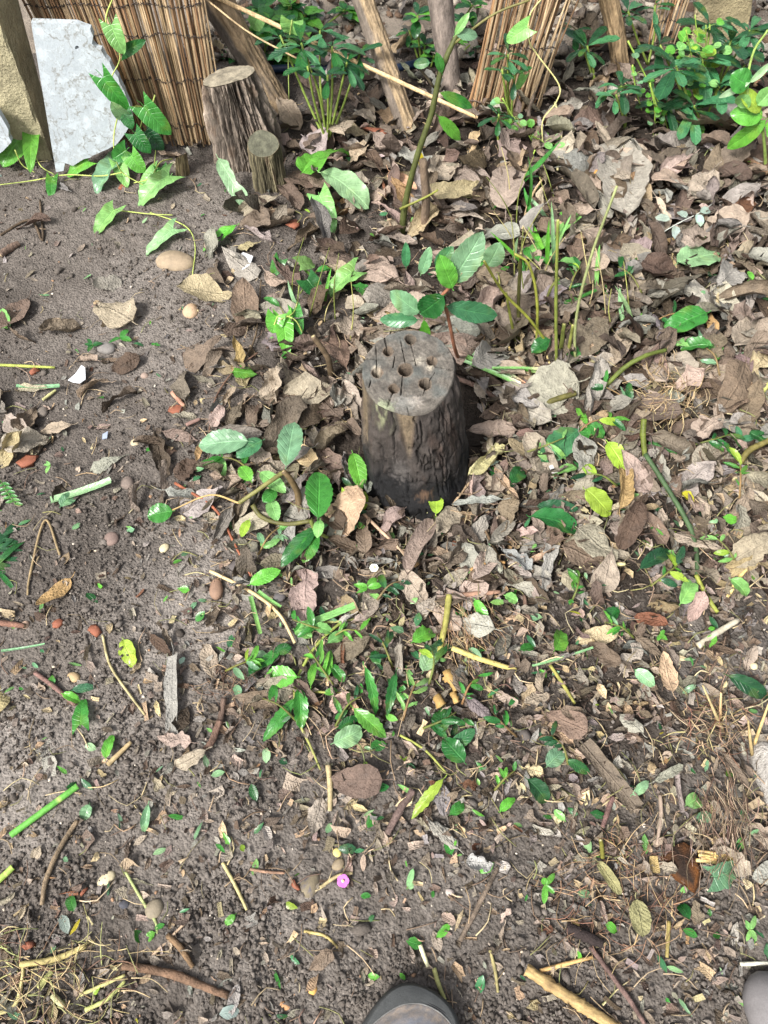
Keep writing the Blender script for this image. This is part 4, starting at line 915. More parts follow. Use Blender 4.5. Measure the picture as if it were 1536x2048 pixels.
arc([(1480, 925, .04), (1500, 900, .05), (1540, 880, .06)], 12, (104, 96, 52), 'olive brown stem at the right edge below the small laurel leaves')
# green hollow stem bottom left
def hollow(pts, w, col, label):
    s = sc_at(pts[0][0], pts[0][1]); P = catmull([tuple(gp(x, y, w/2/s+.006)) for x, y in pts], 22); r = w/2/s
    V, F = tube(P, r, 12, False, .02); V2, F2 = tube(P[::-1], r*.72, 12, False)
    Vr = np.vstack([V, V2]); n = len(V)
    rings = [[i, (i+1) % 12, n+(len(P)-1)*12+(-i-1) % 12, n+(len(P)-1)*12+(-i) % 12] for i in range(12)]
    t = np.vstack([np.tile(s2l(col), (n, 1)), np.tile(s2l((196, 190, 130)), (n, 1))])
    k = np.linspace(0, 1, len(P)).repeat(12)[:, None]; t[:n] = t[:n]*(1-np.exp(-((k-.72)/.02)**2)*.5)+s2l((226, 220, 140))*np.exp(-((k-.72)/.02)**2)*.5
    mb = MB(); mb.add(Vr, np.vstack([F, F2+n]), t); o = mb.build('hollow_cutting', M['stem'], None, True, Vector(P[0])); tag(o, label, 'stem')
hollow([(22, 1670), (90, 1620), (155, 1572)], 13, (100, 168, 72), 'bright green hollow cut stem lying on bare soil at lower left')
hollow([(-40, 1790), (0, 1758), (26, 1734)], 13, (160, 190, 90), 'end of a yellow-green hollow stem at the lower left edge')

# green sapling in front of the fanned reeds
Ys_ = gY(803, 468)
r_ = empty('sapling', gp(803, 468)); tag(r_, 'green-stemmed sapling slanting up between the trunks and fanned reeds', 'sapling')
stem_px(r_, [(803, 476), (812, 400), (835, 310), (862, 230), (880, 150), (905, 88), (930, 40)], [Ys_+.02*k for k in range(7)], [.0085, .007, .0065, .006, .004], (78, 84, 44), n=40)
stem_px(r_, [(846, 470), (852, 400), (846, 320)], [Ys_+.01]*3, [.011, .010, .009], (116, 100, 84), mat='bark', n=14)
stem_px(r_, [(800, 418), (850, 395), (876, 380)], Ys_, [.003, .0022], (124, 128, 60), n=8)
stem_px(r_, [(905, 90), (985, 30), (1060, 0)], [Ys_+.1]*3, [.0028, .002], (120, 116, 70), n=10)
stem_px(r_, [(868, 175), (850, 150), (832, 130)], [Ys_+.08]*3, [.003, .002], (80, 72, 56), n=6)
for b_, t_, w_, c_ in (((880, 185), (948, 214), 22, 'mid'), ((876, 232), (926, 282), 24, 'bright'), ((912, 68), (955, 70), 22, 'grey'), ((910, 70), (935, 30), 16, 'light'), ((860, 125), (828, 128), 20, 'blue'), ((838, 300), (850, 352), 14, 'yellow'), ((884, 145), (875, 110), 18, 'mid')):
    px_leaf(r_, b_, t_, w_, c_, Ys_+.07, shape='laurel', ser=.03)

def whorl_plant(name, base, crowns, label, cols=('dark', 'deep', 'blue'), stemc=(120, 140, 62), shape='obov', wf=.36, cat='shrub', yoff=0.0, seed=1, bend=-.5):
    rg = random.Random(seed); Yb_ = gY(*base)+yoff
    rt = empty(name, gp(*base)); tag(rt, label, cat)
    for (cx, cy, Lp, n, dy) in crowns:
        Yc = Yb_+dy; c = gy(cx, cy, Yc)
        st = stem_px(rt, [base, ((base[0]*.55+cx*.45)+rg.uniform(-8, 8), base[1]*.5+cy*.5), (cx, cy)], [Yb_, Yb_+dy*.6, Yc], [.0035, .003, .0025], stemc, n=12)
        s = FP/(c.y*cT+(CAMZ-c.z)*sT); L = Lp/s
        for k in range(n):
            a = k*2.399+rg.uniform(-.25, .25); el = rg.uniform(-.35, .45)+(.5 if k > n*.7 else 0)
            d = Vector((math.cos(a)*math.cos(el), math.sin(a)*math.cos(el), math.sin(el)))
            l = L*rg.uniform(.75, 1.15)*(.75 if k > n*.7 else 1)
            plant_leaf(st, c+Vector((0, 0, -.006*(k % 3)))+d*.004, d, l, l*wf*rg.uniform(.85, 1.15), rg.choice(cols), shape, (d.x*-.6, d.y*-.6, 1), fold=.18, bend=bend*rg.uniform(.5, 1.4), nt=11, nu=5)
    return rt
whorl_plant('evergreen_shrub', (655, 292), [(602, 86, 64, 9, .04), (664, 92, 62, 9, .08), (615, 132, 46, 7, -.03), (694, 124, 50, 8, .05), (655, 150, 40, 6, -.04), (560, 70, 50, 6, .1), (720, 105, 44, 6, .1), (640, 60, 50, 6, .12)], 'glossy dark green shrub between the log and the slanting trunk', seed=2, wf=.34)
whorl_plant('evergreen_seedling', (1024, 262), [(1016, 108, 44, 8, .0), (1004, 138, 36, 6, -.02), (1030, 150, 34, 5, -.02)], 'dark green seedling with upright whorled leaves in front of the fanned reeds', seed=3)
whorl_plant('evergreen_seedling', (1000, 300), [(998, 228, 40, 9, .0)], 'low dark whorled seedling at the foot of the fanned reeds', ('dark', 'dark', 'deep'), seed=4, wf=.3)
whorl_plant('evergreen_seedling', (1192, 180), [(1174, 92, 56, 8, .0), (1150, 60, 40, 5, .08)], 'green seedling in front of the tan wooden stake', seed=5)
whorl_plant('evergreen_seedling', (1250, 262), [(1242, 172, 52, 7, -.02), (1232, 190, 46, 5, -.05)], 'dark seedling with drooping leaves right of the tan wooden stake', ('dark', 'blue', 'deep'), seed=6, bend=-.9)
whorl_plant('evergreen_shrub', (1400, 262), [(1352, 132, 78, 10, -.02), (1405, 112, 76, 10, .05), (1388, 212, 72, 10, -.04), (1462, 80, 70, 9, .1), (1440, 170, 62, 9, 0), (1335, 205, 60, 9, -.03), (1490, 130, 60, 9, .1), (1420, 48, 60, 9, .15), (1500, 60, 60, 9, .12), (1320, 90, 56, 8, .08)], 'large dark leathery shrub filling the top right corner', ('dark', 'dark', 'blue'), seed=7)
whorl_plant('evergreen_seedling', (1296, 130), [(1256, 22, 52, 7, .0), (1310, 10, 40, 6, .05)], 'dark seedling beside the small strip of reed screen', seed=8)
r_ = whorl_plant('broadleaf_plant', (1532, 345), [], 'light green broad-leaved plant at the right edge below the dark shrub', seed=9)
Yq = gY(1532, 345)
stem_px(r_, [(1532, 350), (1525, 260), (1495, 190), (1505, 110), (1536, 60)], [Yq, Yq-.02, Yq-.02, Yq, Yq], [.004, .003, .0025], (150, 176, 92), n=20)
for b_, t_, w_, c_ in (((1532, 240), (1456, 302), 34, 'bright'), ((1525, 235), (1470, 225), 40, 'bright'), ((1498, 190), (1476, 214), 34, 'light'), ((1515, 210), (1545, 180), 36, 'light'), ((1495, 175), (1470, 150), 46, 'mid'), ((1520, 225), (1490, 180), 30, 'lime'), ((1500, 165), (1440, 195), 14, 'pale'), ((1500, 165), (1540, 130), 14, 'pale'), ((1530, 250), (1560, 260), 40, 'bright')):
    px_leaf(r_, b_, t_, w_, c_, Yq-.03, shape='laurel', bend=-.5)
# spurge with round yellow-green bracts
def round_plant(name, stems, label, col=('lime', 'light', 'bright'), lw=16, seed=1, dens_=1.0):
    rg = random.Random(seed); b0 = stems[0][0][0]
    rt = empty(name, gy(*b0, stems[0][1])); tag(rt, label, 'plant')
    for pts, Yy, n in stems:
        Ps = catmull([tuple(gy(x, y, Yy)) for x, y in pts], 24)
        st = tube_obj('stem', Ps, [.0022, .0014], M['stem'], s2l((150, 180, 80)), rt, 5)
        for k in range(n):
            c = Vector(Ps[int(rg.uniform(.1, .999)*23)]); a = rg.uniform(0, 6.28); d = Vector((math.cos(a), math.sin(a)*.8-.25, rg.uniform(-.2, .6)))
            s = FP/(c.y*cT+(CAMZ-c.z)*sT); l = lw/s*rg.uniform(.7, 1.25)
            tip = c+d.normalized()*l*rg.uniform(.6, 1.6)
            tube_obj('stalk', [tuple(c), tuple((c+tip)/2+Vector((0, 0, .004))), tuple(tip)], .0006, M['stem'], s2l((160, 190, 100)), st, 3)
            plant_leaf(st, tip, d, l, l*rg.uniform(.8, 1.0), rg.choice(col), 'round', (0, -.5, 1), bend=-.2, nt=7, nu=5, stalk=0, wr=.02, wave=0)
round_plant('spurge_plant', [([(1400, 250), (1390, 150), (1372, 60)], 1.93, 22), ([(1402, 250), (1410, 150), (1412, 50)], 1.95, 22), ([(1404, 250), (1440, 150), (1462, 90)], 1.97, 14), ([(1398, 250), (1395, 190), (1388, 130)], 1.88, 14), ([(1410, 250), (1400, 130), (1390, 30)], 1.99, 14)], 'yellow-green spurge with round leaves in front of the leathery shrub', lw=19, seed=2)
round_plant('trailing_weed', [([(1256, 82), (1290, 150), (1326, 226), (1346, 300)], 1.86, 12), ([(1300, 170), (1322, 220), (1390, 262)], 1.84, 8), ([(1300, 165), (1310, 230), (1300, 315)], 1.84, 12), ([(1265, 130), (1272, 180), (1290, 240)], 1.85, 6)], 'trailing weed with tiny round leaves and a thick pale stem', ('light', 'grey', 'bright'), 13, 3)
round_plant('trailing_weed', [([(1005, 196), (1030, 240), (1060, 275), (1085, 330)], 1.78, 12), ([(1060, 270), (1100, 290), (1130, 310)], 1.76, 14), ([(1070, 300), (1060, 330), (1075, 350)], 1.7, 8)], 'small round-leaved weed straggling below the fanned reeds', ('light', 'grey', 'bright'), 15, 4)
# broad background leaves behind the log and beyond
whorl_plant('garden_weed', (520, 175), [(540, 40, 50, 10, 0), (500, 60, 46, 9, 0), (560, 110, 44, 8, 0), (475, 110, 46, 8, .02), (610, 30, 46, 9, .1), (520, 20, 46, 9, .08), (580, 10, 46, 9, .1), (690, 20, 40, 8, .15)], 'soft green weed growing behind the leaning log', ('mid', 'bright', 'deep'), seed=12, shape='ovate', wf=.6, yoff=.12)
whorl_plant('garden_weed', (850, 170), [(835, 30, 36, 8, 0), (850, 90, 32, 8, 0), (868, 110, 30, 7, -.02), (818, 60, 28, 6, .05), (925, 40, 32, 7, .1), (940, 90, 30, 6, .05), (945, 10, 34, 7, .12)], 'leafy green weed around the slim grey-brown trunk', ('mid', 'bright', 'deep', 'dark'), seed=13, shape='laurel', wf=.5, yoff=.1)
whorl_plant('garden_weed', (1175, 110), [(1165, 20, 34, 7, 0), (1190, 40, 30, 7, 0), (1120, 40, 28, 6, 0), (1200, 8, 34, 7, .1)], 'low green weed behind the tan wooden stake', ('mid', 'bright', 'deep'), seed=14, shape='ovate', wf=.6, yoff=.25)
# bindweed on the slab
def vine(name, label, stems, leaves, base):
    rt = empty(name, gp(*base)); tag(rt, label, 'vine')
    for pts in stems:
        P = [tuple(gy(x, y, Y_)) if Y_ > .5 else tuple(gp(x, y, Y_)) for x, y, Y_ in pts]
        tube_obj('stem', P, [.0017, .0015, .0013], M['stem'], s2l((170, 184, 100)), rt, 5, max(14, 6*len(pts)))
    for b_, t_, w_, c_, Y_ in leaves:
        if Y_ > .5: px_leaf(rt, b_, t_, w_, c_, Y_, -.02, 'heart', (.1, -1, .35), bend=-.5, stalk=.25)
        else:
            p, q = gp(*b_, Y_), gp(*t_, max(.008, Y_-.02)); plant_leaf(rt, p, q-p, (q-p).length*1.1, w_/sc_at(*b_)*1.2, c_, 'heart', (.2, -.4, 1), bend=-.5)
vine('bindweed', 'bindweed with heart-shaped leaves climbing over the white slab and reeds',
     [[(228, -10, 1.74), (212, 45, 1.73), (240, 110, 1.71), (225, 150, 1.70), (222, 165, 1.69)], [(233, 232, 1.66), (262, 215, 1.67), (285, 216, 1.68), (282, 250, 1.67), (270, 268, 1.66)], [(236, 230, 1.65), (228, 270, 1.64), (230, 310, 1.62), (245, 345, .05), (290, 372, .02)],
      [(310, 190, 1.7), (300, 230, 1.68), (313, 260, 1.67), (309, 330, 1.64)], [(245, 345, .04), (200, 352, .03), (130, 350, .02), (60, 362, .01), (-20, 372, .01)], [(345, 318, .03), (320, 325, .05), (300, 356, .04), (268, 366, .02)], [(300, 425, .01), (370, 452, .008), (390, 490, .006), (385, 550, .006)], [(230, 420, .01), (300, 428, .01), (345, 430, .01)]],
     [((222, 50), (244, 108), 38, 'light', 1.71), ((246, 104), (282, 86), 24, 'deep', 1.72), ((206, 156), (254, 222), 38, 'mid', 1.66), ((288, 214), (338, 270), 44, 'mid', 1.66), ((270, 268), (298, 306), 34, 'deep', 1.63), ((252, 300), (226, 318), 34, 'mid', 1.61), ((262, 312), (286, 344), 36, 'bright', 1.6), ((292, 262), (324, 300), 36, 'dark', 1.66),
      ((236, 326), (252, 366), 24, 'light', .04), ((312, 340), (276, 372), 20, 'light', .04), ((176, 322), (130, 346), 24, 'bright', .04), ((244, 228), (226, 212), 28, 'pale', 1.64), ((250, 226), (262, 256), 28, 'deep', 1.65), ((322, 336), (332, 362), 22, 'mid', .04), ((104, 356), (100, 390), 18, 'mid', .02)], (260, 345))
vine('bindweed', 'pale lobed bindweed leaves at the left edge before the concrete post', [[(60, 285, .06), (80, 330, .03), (110, 350, .01)], [(30, 300, .07), (45, 330, .03), (70, 345, .01)]], [((40, 275), (2, 322), 46, 'bright', .06), ((66, 244), (54, 320), 26, 'bright', .08)], (60, 340))
vine('bindweed', 'bindweed shoot with small pointed leaves left of the drilled stump', [[(605, 665, .02), (590, 640, .05), (560, 630, .06), (548, 650, .05)], [(600, 560, .02), (590, 620, .05), (560, 640, .06)]], [((552, 632), (545, 664), 30, 'bright', .06), ((566, 636), (574, 700), 30, 'bright', .05), ((590, 620), (602, 662), 20, 'mid', .05), ((600, 528), (632, 522), 26, 'light', .05), ((560, 520), (545, 550), 22, 'mid', .03), ((614, 560), (640, 590), 34, 'deep', .04)], (600, 650))
# hanging tendril by the reeds
r_ = empty('bindweed', gp(1090, 285)); tag(r_, 'thin pale bindweed tendril looping down past the fanned reeds', 'vine')
stem_px(r_, [(1085, 282), (1086, 240), (1112, 205), (1118, 170), (1075, 110), (1058, 80), (1060, 30), (1090, -10)], [1.75, 1.78, 1.8, 1.82, 1.86, 1.88, 1.9, 1.9], .0018, (196, 190, 128), n=50, sides=5)
for b_, t_, w_ in (((1055, 55), (1012, 82), 34), ((1048, 150), (1032, 182), 16)): px_leaf(r_, b_, t_, w_, 'light', 1.84, shape='heart')
r_ = empty('bindweed', gp(590, 150)); tag(r_, 'upright pale heart-shaped bindweed leaf above the glossy shrub', 'vine')
stem_px(r_, [(578, 200), (577, 100), (584, 40)], 1.9, .0016, (160, 180, 100), n=12, sides=5); px_leaf(r_, (584, 42), (582, 72), 46, 'light', 1.9, shape='heart', up=(0, -1, .2)); px_leaf(r_, (516, 36), (505, 60), 34, 'light', 2.0, shape='heart')
# curved grass blade in front of the sapling
V, F, uv = leaf_arr(.16, .013, 'lance', fold=.6, bend=.5, wr=.01, nt=18, nu=5, stalk=0)
p, q = gp(983, 420, .01), gy(1120, 305, gY(1000, 410)+.12)
o = mesh_obj('grass_blade', frame(p, q-p, (-.5, -.5, 1), V*np.array([1.2, (q-p).length/.155, 1])), F, M['green'], None, GREENC['mid'], uv, True, p); tag(o, 'long arching green grass blade below the fanned reeds', 'grass blade')
# strappy clump at left edge
r_ = empty('strappy_clump', gp(5, 1110)); tag(r_, 'clump of narrow dark green leaves at the left edge', 'plant')
for k in range(34):
    b0 = gp(-30+random.uniform(-30, 35), 1110+random.uniform(-45, 45), .0); a = random.uniform(-1.3, 1.3)
    d = Vector((math.cos(a), math.sin(a), random.uniform(.2, .8))); l = random.uniform(.04, .075)
    plant_leaf(r_, b0, d, l, l*.17, random.choice(('dark', 'deep', 'dark')), 'lance', (0, 0, 1), bend=-1.0, nt=9, nu=3, stalk=0)
r_ = empty('feathery_seedling', gp(15, 985)); tag(r_, 'little feathery green seedling at the left edge', 'plant')
stem_h(r_, [(0, 960, .01), (15, 985, .02), (32, 1010, .015)], .001, (100, 140, 70), n=8)
for k in range(12):
    b0 = gp(2+k*2.6, 962+k*4, .02); d = Vector(((1 if k % 2 else -1)*1.0, -.3, .2)); plant_leaf(r_, b0, d, .016, .006, 'mid', 'laurel', nt=7, nu=3, stalk=0)
# silvery sprig
r_ = empty('silvery_sprig', gp(1360, 450)); tag(r_, 'silvery white sprig lying on the litter at the right', 'sprig')
stem_h(r_, [(1310, 475, .04), (1350, 450, .045), (1400, 425, .045), (1424, 408, .045)], .0012, (196, 200, 190), n=10)
for b_, t_, w_ in (((1352, 452), (1352, 470), 18), ((1340, 440), (1328, 436), 16), ((1372, 436), (1360, 420), 16), ((1400, 424), (1420, 418), 16), ((1395, 428), (1402, 444), 14)):
    p, q = gp(*b_, .05), gp(*t_, .05); plant_leaf(r_, p, q-p, .035, .02, 'silver', 'oval', nt=7, nu=5, stalk=0)
# loose laurel cuttings: one stem with its leaves, lying in the litter
SPR = [(640, 1330, 90, 2.2), (700, 1420, 80, .8), (560, 1420, 80, 2.6), (820, 1400, 80, 1.2), (770, 1300, 70, 2.0), (880, 1440, 70, .4), (620, 1250, 70, 2.9), (480, 1330, 60, .3), (940, 1380, 60, 1.0), (1010, 1450, 60, 2.4), (1180, 860, 90, .5), (1240, 800, 80, 2.4), (1420, 880, 80, .2),
       (1480, 960, 80, 1.4), (1200, 960, 70, 2.9), (1090, 890, 80, .3), (1340, 640, 80, .1), (1420, 720, 70, 2.0), (1150, 560, 70, 1.1), (1260, 560, 70, 2.2), (990, 560, 70, 1.8), (1060, 540, 80, 1.2), (620, 560, 70, 1.0), (580, 640, 70, 2.2), (470, 930, 80, 2.8), (540, 1080, 70, .9), (700, 1010, 70, 1.4),
       (1330, 1150, 70, .6), (1450, 1100, 70, 2.2), (1150, 1180, 60, 1.2), (1240, 1260, 60, 2.7), (1010, 1560, 55, .7), (1120, 1500, 60, 2.1), (780, 1180, 60, .6), (860, 1330, 70, 1.5), (690, 1270, 60, .2)]
rs = random.Random(5)
for i, (x, y, lp, a) in enumerate(SPR):
    s_ = sc_at(x, y); l = lp/s_; h0 = litter(x, y)*1.2+.008; c0 = gp(x, y, h0); d = Vector((math.cos(a), math.sin(a), .12)); n_ = Vector((-d.y, d.x, 0))
    P = catmull([tuple(c0-d*l*.5-Vector((0, 0, .004))), tuple(c0+n_*l*rs.uniform(-.1, .1)+Vector((0, 0, .012))), tuple(c0+d*l*.5+Vector((0, 0, .004)))], 12)
    r_ = empty('laurel_cutting', Vector(P[0])); st = tube_obj('stem', P, [.0022, .0016, .001], M['stem'], vary(s2l(rs.choice([(110, 112, 58), (128, 104, 70), (96, 104, 50)])), .1), r_, 6)
    cc = rs.choice(['deep', 'mid', 'bright', 'deep', 'mid', 'light', 'dark'])
    for k in range(rs.randint(4, 8)):
        p = Vector(P[rs.randint(2, 11)]); sg = rs.choice((-1, 1)); dd = d*rs.uniform(.2, 1.0)+n_*sg*rs.uniform(.4, 1.2)+Vector((0, 0, rs.uniform(-.15, .5)))
        q_ = l*rs.uniform(.22, .62); plant_leaf(st, p, dd, q_, q_*rs.uniform(.2, .42), cc if rs.random() < .7 else rs.choice(['mid', 'lime', 'deep', 'grey']), rs.choice(('laurel', 'lance', 'lance')), (rs.uniform(-.5, .5), rs.uniform(-.6, .2), 1), ser=.06, nt=13, nu=5, bend=-rs.uniform(.1, 1.1), twist=rs.uniform(-.8, .8), fold=rs.uniform(.1, .6), torn=rs.choice((0, 0, .25)), stalk=.06)
    AUTO.append(dict(o=r_, px=x, py=y, L=.08, col=GWORDS[cc], state='', noun='leafy laurel cutting', cat='cutting', group='leafy laurel cuttings in the litter'))
# small weed seedlings
SEED = [(400, 560+0, 'mid', 22), (185, 690, 'deep', 26), (240, 675, 'mid', 30), (735, 1175, 'bright', 34), (560, 1070, 'grey', 24), (1030, 1395, 'deep', 24), (1480, 880, 'blue', 40), (1505, 560, 'bright', 26), (1090, 1770, 'bright', 34), (815, 1775, 'pale', 34), (100, 930, 'light', 22), (1500, 1860, 'light', 30), (310, 690, 'mid', 14), (1180, 870, 'mid', 40), (1320, 1270, 'bright', 26), (1360, 690, 'light', 24), (560, 955, 'mid', 30), (1140, 1200, 'mid', 20)]
for i, (x, y, c_, s_) in enumerate(SEED):
    r_ = empty('weed_seedling', gp(x, y)); k = random.randint(2, 4); l = s_/sc_at(x, y)
    tube_obj('stem', [tuple(gp(x, y, -.004)), tuple(gp(x, y, litter(x, y)+.016))], [.0012, .001], M['stem'], s2l((130, 150, 80)), r_, 4, 4)
    for j in range(k):
        a = j*1.3+i*2.1+random.uniform(-.5, .5); d = Vector((math.cos(a), math.sin(a), random.uniform(.05, .35))); plant_leaf(r_, gp(x, y, litter(x, y)+.014), d, l*random.uniform(.4, 1.1), l*random.uniform(.25, .45), c_, random.choice(('laurel', 'oval', 'ovate')), (0, -.2, 1), nt=9, nu=5)
    AUTO.append(dict(o=r_, px=x, py=y, L=.06, col=GWORDS[c_], state='', noun='weed seedling', cat='seedling', group='small weed seedlings on the bed'))

# ================================================================== sticks, straws and bark
TW = [  # points, width px, colour, own label
 ([(920, 1882), (955, 1815), (996, 1734)], 10, (116, 100, 86), 'straight grey-brown stick lying alone on bare soil near the shoe'),
 ([(245, 1930), (340, 1948), (400, 1970), (456, 1992)], 16, (112, 90, 70), 'thick knobbly brown stick at lower left'), ([(334, 1870), (360, 1895), (386, 1934)], 12, (120, 96, 70), 'short tan stick touching the thick knobbly stick at lower left'),
 ([(298, 1918), (376, 1840)], 6, (170, 150, 124), None), ([(250, 1742), (290, 1810), (312, 1846), (314, 1880)], 6, (150, 156, 104), None), ([(1180, 1892), (1230, 1960), (1262, 2004), (1292, 2052)], 10, (112, 92, 82), 'long dark twig beside the split straw-coloured cane'),
 ([(1132, 1852), (1170, 1872), (1206, 1888)], 22, (48, 42, 40), 'blackened piece of wood above the long dark twig'), ([(1080, 1942), (1130, 1928), (1186, 1914)], 8, (200, 170, 112), None), ([(1396, 1292), (1430, 1268), (1476, 1240)], 13, (180, 168, 150), 'white weathered wood splinter at the right'),
 ([(826, 1580), (800, 1620), (774, 1668)], 15, (104, 86, 78), 'dark grey-brown stick below the green prunings'), ([(420, 1142), (500, 1182), (558, 1228), (590, 1286)], 7, (196, 180, 136), 'pale bent dry stem reaching from bare soil to the grass blade'),
 ([(155, 1640), (118, 1700), (92, 1760), (84, 1810)], 10, (132, 118, 96), 'branched grey twig below the bright hollow stem'), ([(70, 1345), (110, 1375), (150, 1410)], 9, (126, 104, 86), None), ([(205, 1270), (220, 1330), (260, 1390), (290, 1430)], 5, (168, 150, 110), None),
 ([(215, 1530), (262, 1484)], 10, (176, 150, 116), None), ([(440, 1440), (425, 1480), (410, 1500)], 14, (112, 92, 80), None), ([(448, 1396), (440, 1440), (425, 1475)], 12, (104, 86, 76), None), ([(656, 1530), (660, 1570), (660, 1622)], 11, (168, 152, 116), 'pale cut stem standing over the big brown leaf near the bottom centre'),
 ([(705, 1226), (640, 1282), (602, 1340), (586, 1385)], 6, (140, 150, 76), None), ([(588, 1380), (592, 1430), (620, 1490), (642, 1542)], 5, (146, 150, 84), None), ([(590, 1378), (640, 1384), (690, 1386)], 5, (150, 150, 84), None), ([(800, 1470), (850, 1500), (892, 1545)], 5, (150, 160, 84), None), ([(600, 1250), (700, 1240), (780, 1228)], 5, (150, 150, 96), None), ([(1100, 1330), (1130, 1375), (1150, 1408)], 7, (140, 138, 70), None), ([(0, 510), (20, 496), (38, 486)], 14, (110, 88, 78), 'purplish brown root end at the left edge'), ([(0, 470), (60, 440), (85, 480), (80, 400)], 5, (96, 80, 66), None),
 ([(470, 735), (500, 700), (515, 650), (522, 560)], 4, (110, 90, 74), None), ([(415, 890), (430, 800), (470, 740), (516, 705)], 4, (112, 92, 76), None), ([(345, 785), (368, 812)], 10, (170, 132, 110), None), ([(372, 850), (400, 838)], 8, (140, 118, 104), None),
 ([(445, 1725), (470, 1770), (494, 1820)], 7, (176, 170, 116), None), ([(500, 1738), (535, 1744), (570, 1746)], 6, (140, 112, 98), None), ([(640, 1775), (675, 1752), (705, 1746)], 7, (170, 156, 112), None), ([(608, 1862), (650, 1872), (676, 1896)], 6, (176, 162, 104), None),
 ([(1320, 1590), (1322, 1630), (1314, 1690)], 8, (150, 136, 116), None), ([(1226, 1592), (1205, 1655)], 10, (108, 84, 78), None), ([(980, 1900), (990, 1940), (996, 1985)], 7, (156, 140, 96), None), ([(1338, 1842), (1334, 1915)], 8, (150, 140, 84), None), ([(1480, 1928), (1545, 1926)], 8, (222, 220, 190), 'short white stalk lying above the smooth grey stone'),
 ([(840, 1890), (856, 1934)], 9, (226, 216, 180), 'frayed white and yellow stalk just above the shoe'), ([(868, 1936), (876, 1965), (890, 2000)], 9, (176, 166, 110), None), ([(1048, 1250-60), (1060, 1240), (1105, 1280)], 8, (104, 86, 72), None), ([(1158, 1132), (1250, 1128)], 9, (222, 206, 150), 'cream peeled twig in the litter right of centre'),
 ([(960, 980+60), (1000, 1120), (1020, 1150)], 5, (120, 96, 80), None), ([(930, 1090), (944, 1110), (960, 1130)], 7, (170, 80, 76), 'red leaf stalk in the litter below the drilled stump'), ([(940, 1140), (980, 1125), (1010, 1125)], 8, (190, 146, 90), None), ([(1455, 1195), (1475, 1160), (1495, 1136)], 8, (206, 180, 120), None),
 ([(1408, 1360), (1440, 1310), (1452, 1272)], 5, (110, 90, 76), None), ([(920, 1190), (1000, 1184)], 10, (150, 116, 96), None), ([(700, 1000), (760, 1060), (812, 1110)], 6, (180, 160, 130), None), ([(905, 1010), (935, 970), (950, 962)], 6, (160, 136, 110), None), ([(812, 982), (836, 1000), (856, 1026)], 7, (190, 178, 130), None),
 ([(912, 756), (960, 776), (1004, 806)], 9, (110, 92, 80), 'grey-brown twig with a cut end right of the drilled stump'), ([(1020, 700), (1000, 650), (1006, 600)], 5, (186, 166, 110), None), ([(1055, 640), (1085, 690), (1102, 735)], 5, (196, 180, 130), None), ([(1440, 560), (1434, 605)], 9, (206, 190, 150), None), ([(1450, 790), (1500, 770), (1540, 770)], 8, (190, 160, 116), None),
 ([(1498, 830), (1520, 790), (1545, 760)], 10, (176, 176, 104), None), ([(1040, 480), (1060, 400), (1090, 350)], 6, (196, 172, 132), None), ([(1190, 350), (1210, 315), (1230, 285)], 9, (190, 140, 80), 'orange-brown dry stalk among the grey leaves'), ([(1110, 205), (1122, 260), (1115, 340)], 5, (186, 178, 130), None), ([(1340, 300), (1400, 285), (1450, 282)], 7, (130, 112, 92), None),
 ([(1480, 310), (1536, 345)], 12, (134, 108, 84), None), ([(1510, 170), (1540, 130)], 9, (170, 136, 104), None), ([(0, 730), (110, 735)], 6, (150, 160, 80), None), ([(85, 800), (112, 780)], 6, (176, 170, 120), None), ([(120, 1010+100), (90, 1040), (60, 1150), (55, 1190)], 5, (150, 136, 100), None), ([(-5, 1245), (50, 1252)], 12, (124, 90, 76), None),
 ([(40, 1930), (110, 1918), (172, 1892)], 12, (176, 160, 112), 'flat straw-yellow stalk in the debris at lower left'), ([(160, 1990), (210, 1968), (250, 1950)], 7, (206, 196, 130), None), ([(76, 1975), (105, 1942)], 12, (160, 160, 104), None), ([(170, 2020), (215, 1998), (250, 1962)], 8, (190, 196, 120), None), ([(105, 1990), (128, 2015)], 12, (176, 172, 130), None), ([(-10, 2030), (30, 2010), (44, 1960), (46, 1925)], 8, (200, 186, 130), None),
]
for pts, w_, col, lb in TW:
    s = sc_at(*pts[0]); r = w_/2/s
    P = [tuple(gp(x, y, r*.8+litter(x, y)*.8+.002)) for x, y in pts]
    thick = w_ > 12 and col[0] < 160
    o = tube_obj('stick' if w_ > 8 else 'twig', P, [r, r*1.05, r*.8], M['bark' if col[0] < 140 else 'straw'], vary(s2l(col), .05), None, 8 if w_ > 8 else 6, 6*len(pts), .10 if thick else .05, Vector(P[0]), s2l((206, 190, 150)))
    mx, my = np.mean([p[0] for p in pts]), np.mean([p[1] for p in pts])
    cw = 'dark brown' if col[0] < 116 else ('brown' if col[0] < 150 else ('tan' if col[0] < 190 else 'straw-coloured'))
    if col[1] > col[0]: cw = 'greenish'
    if lb: tag(o, lb, 'stick', 'sticks and twigs lying on the bed')
    else: AUTO.append(dict(o=o, px=mx, py=my, L=.08, col=cw, state='thick' if w_ >= 9 else 'thin', noun='twig', cat='twig', group='sticks and twigs lying on the bed'))
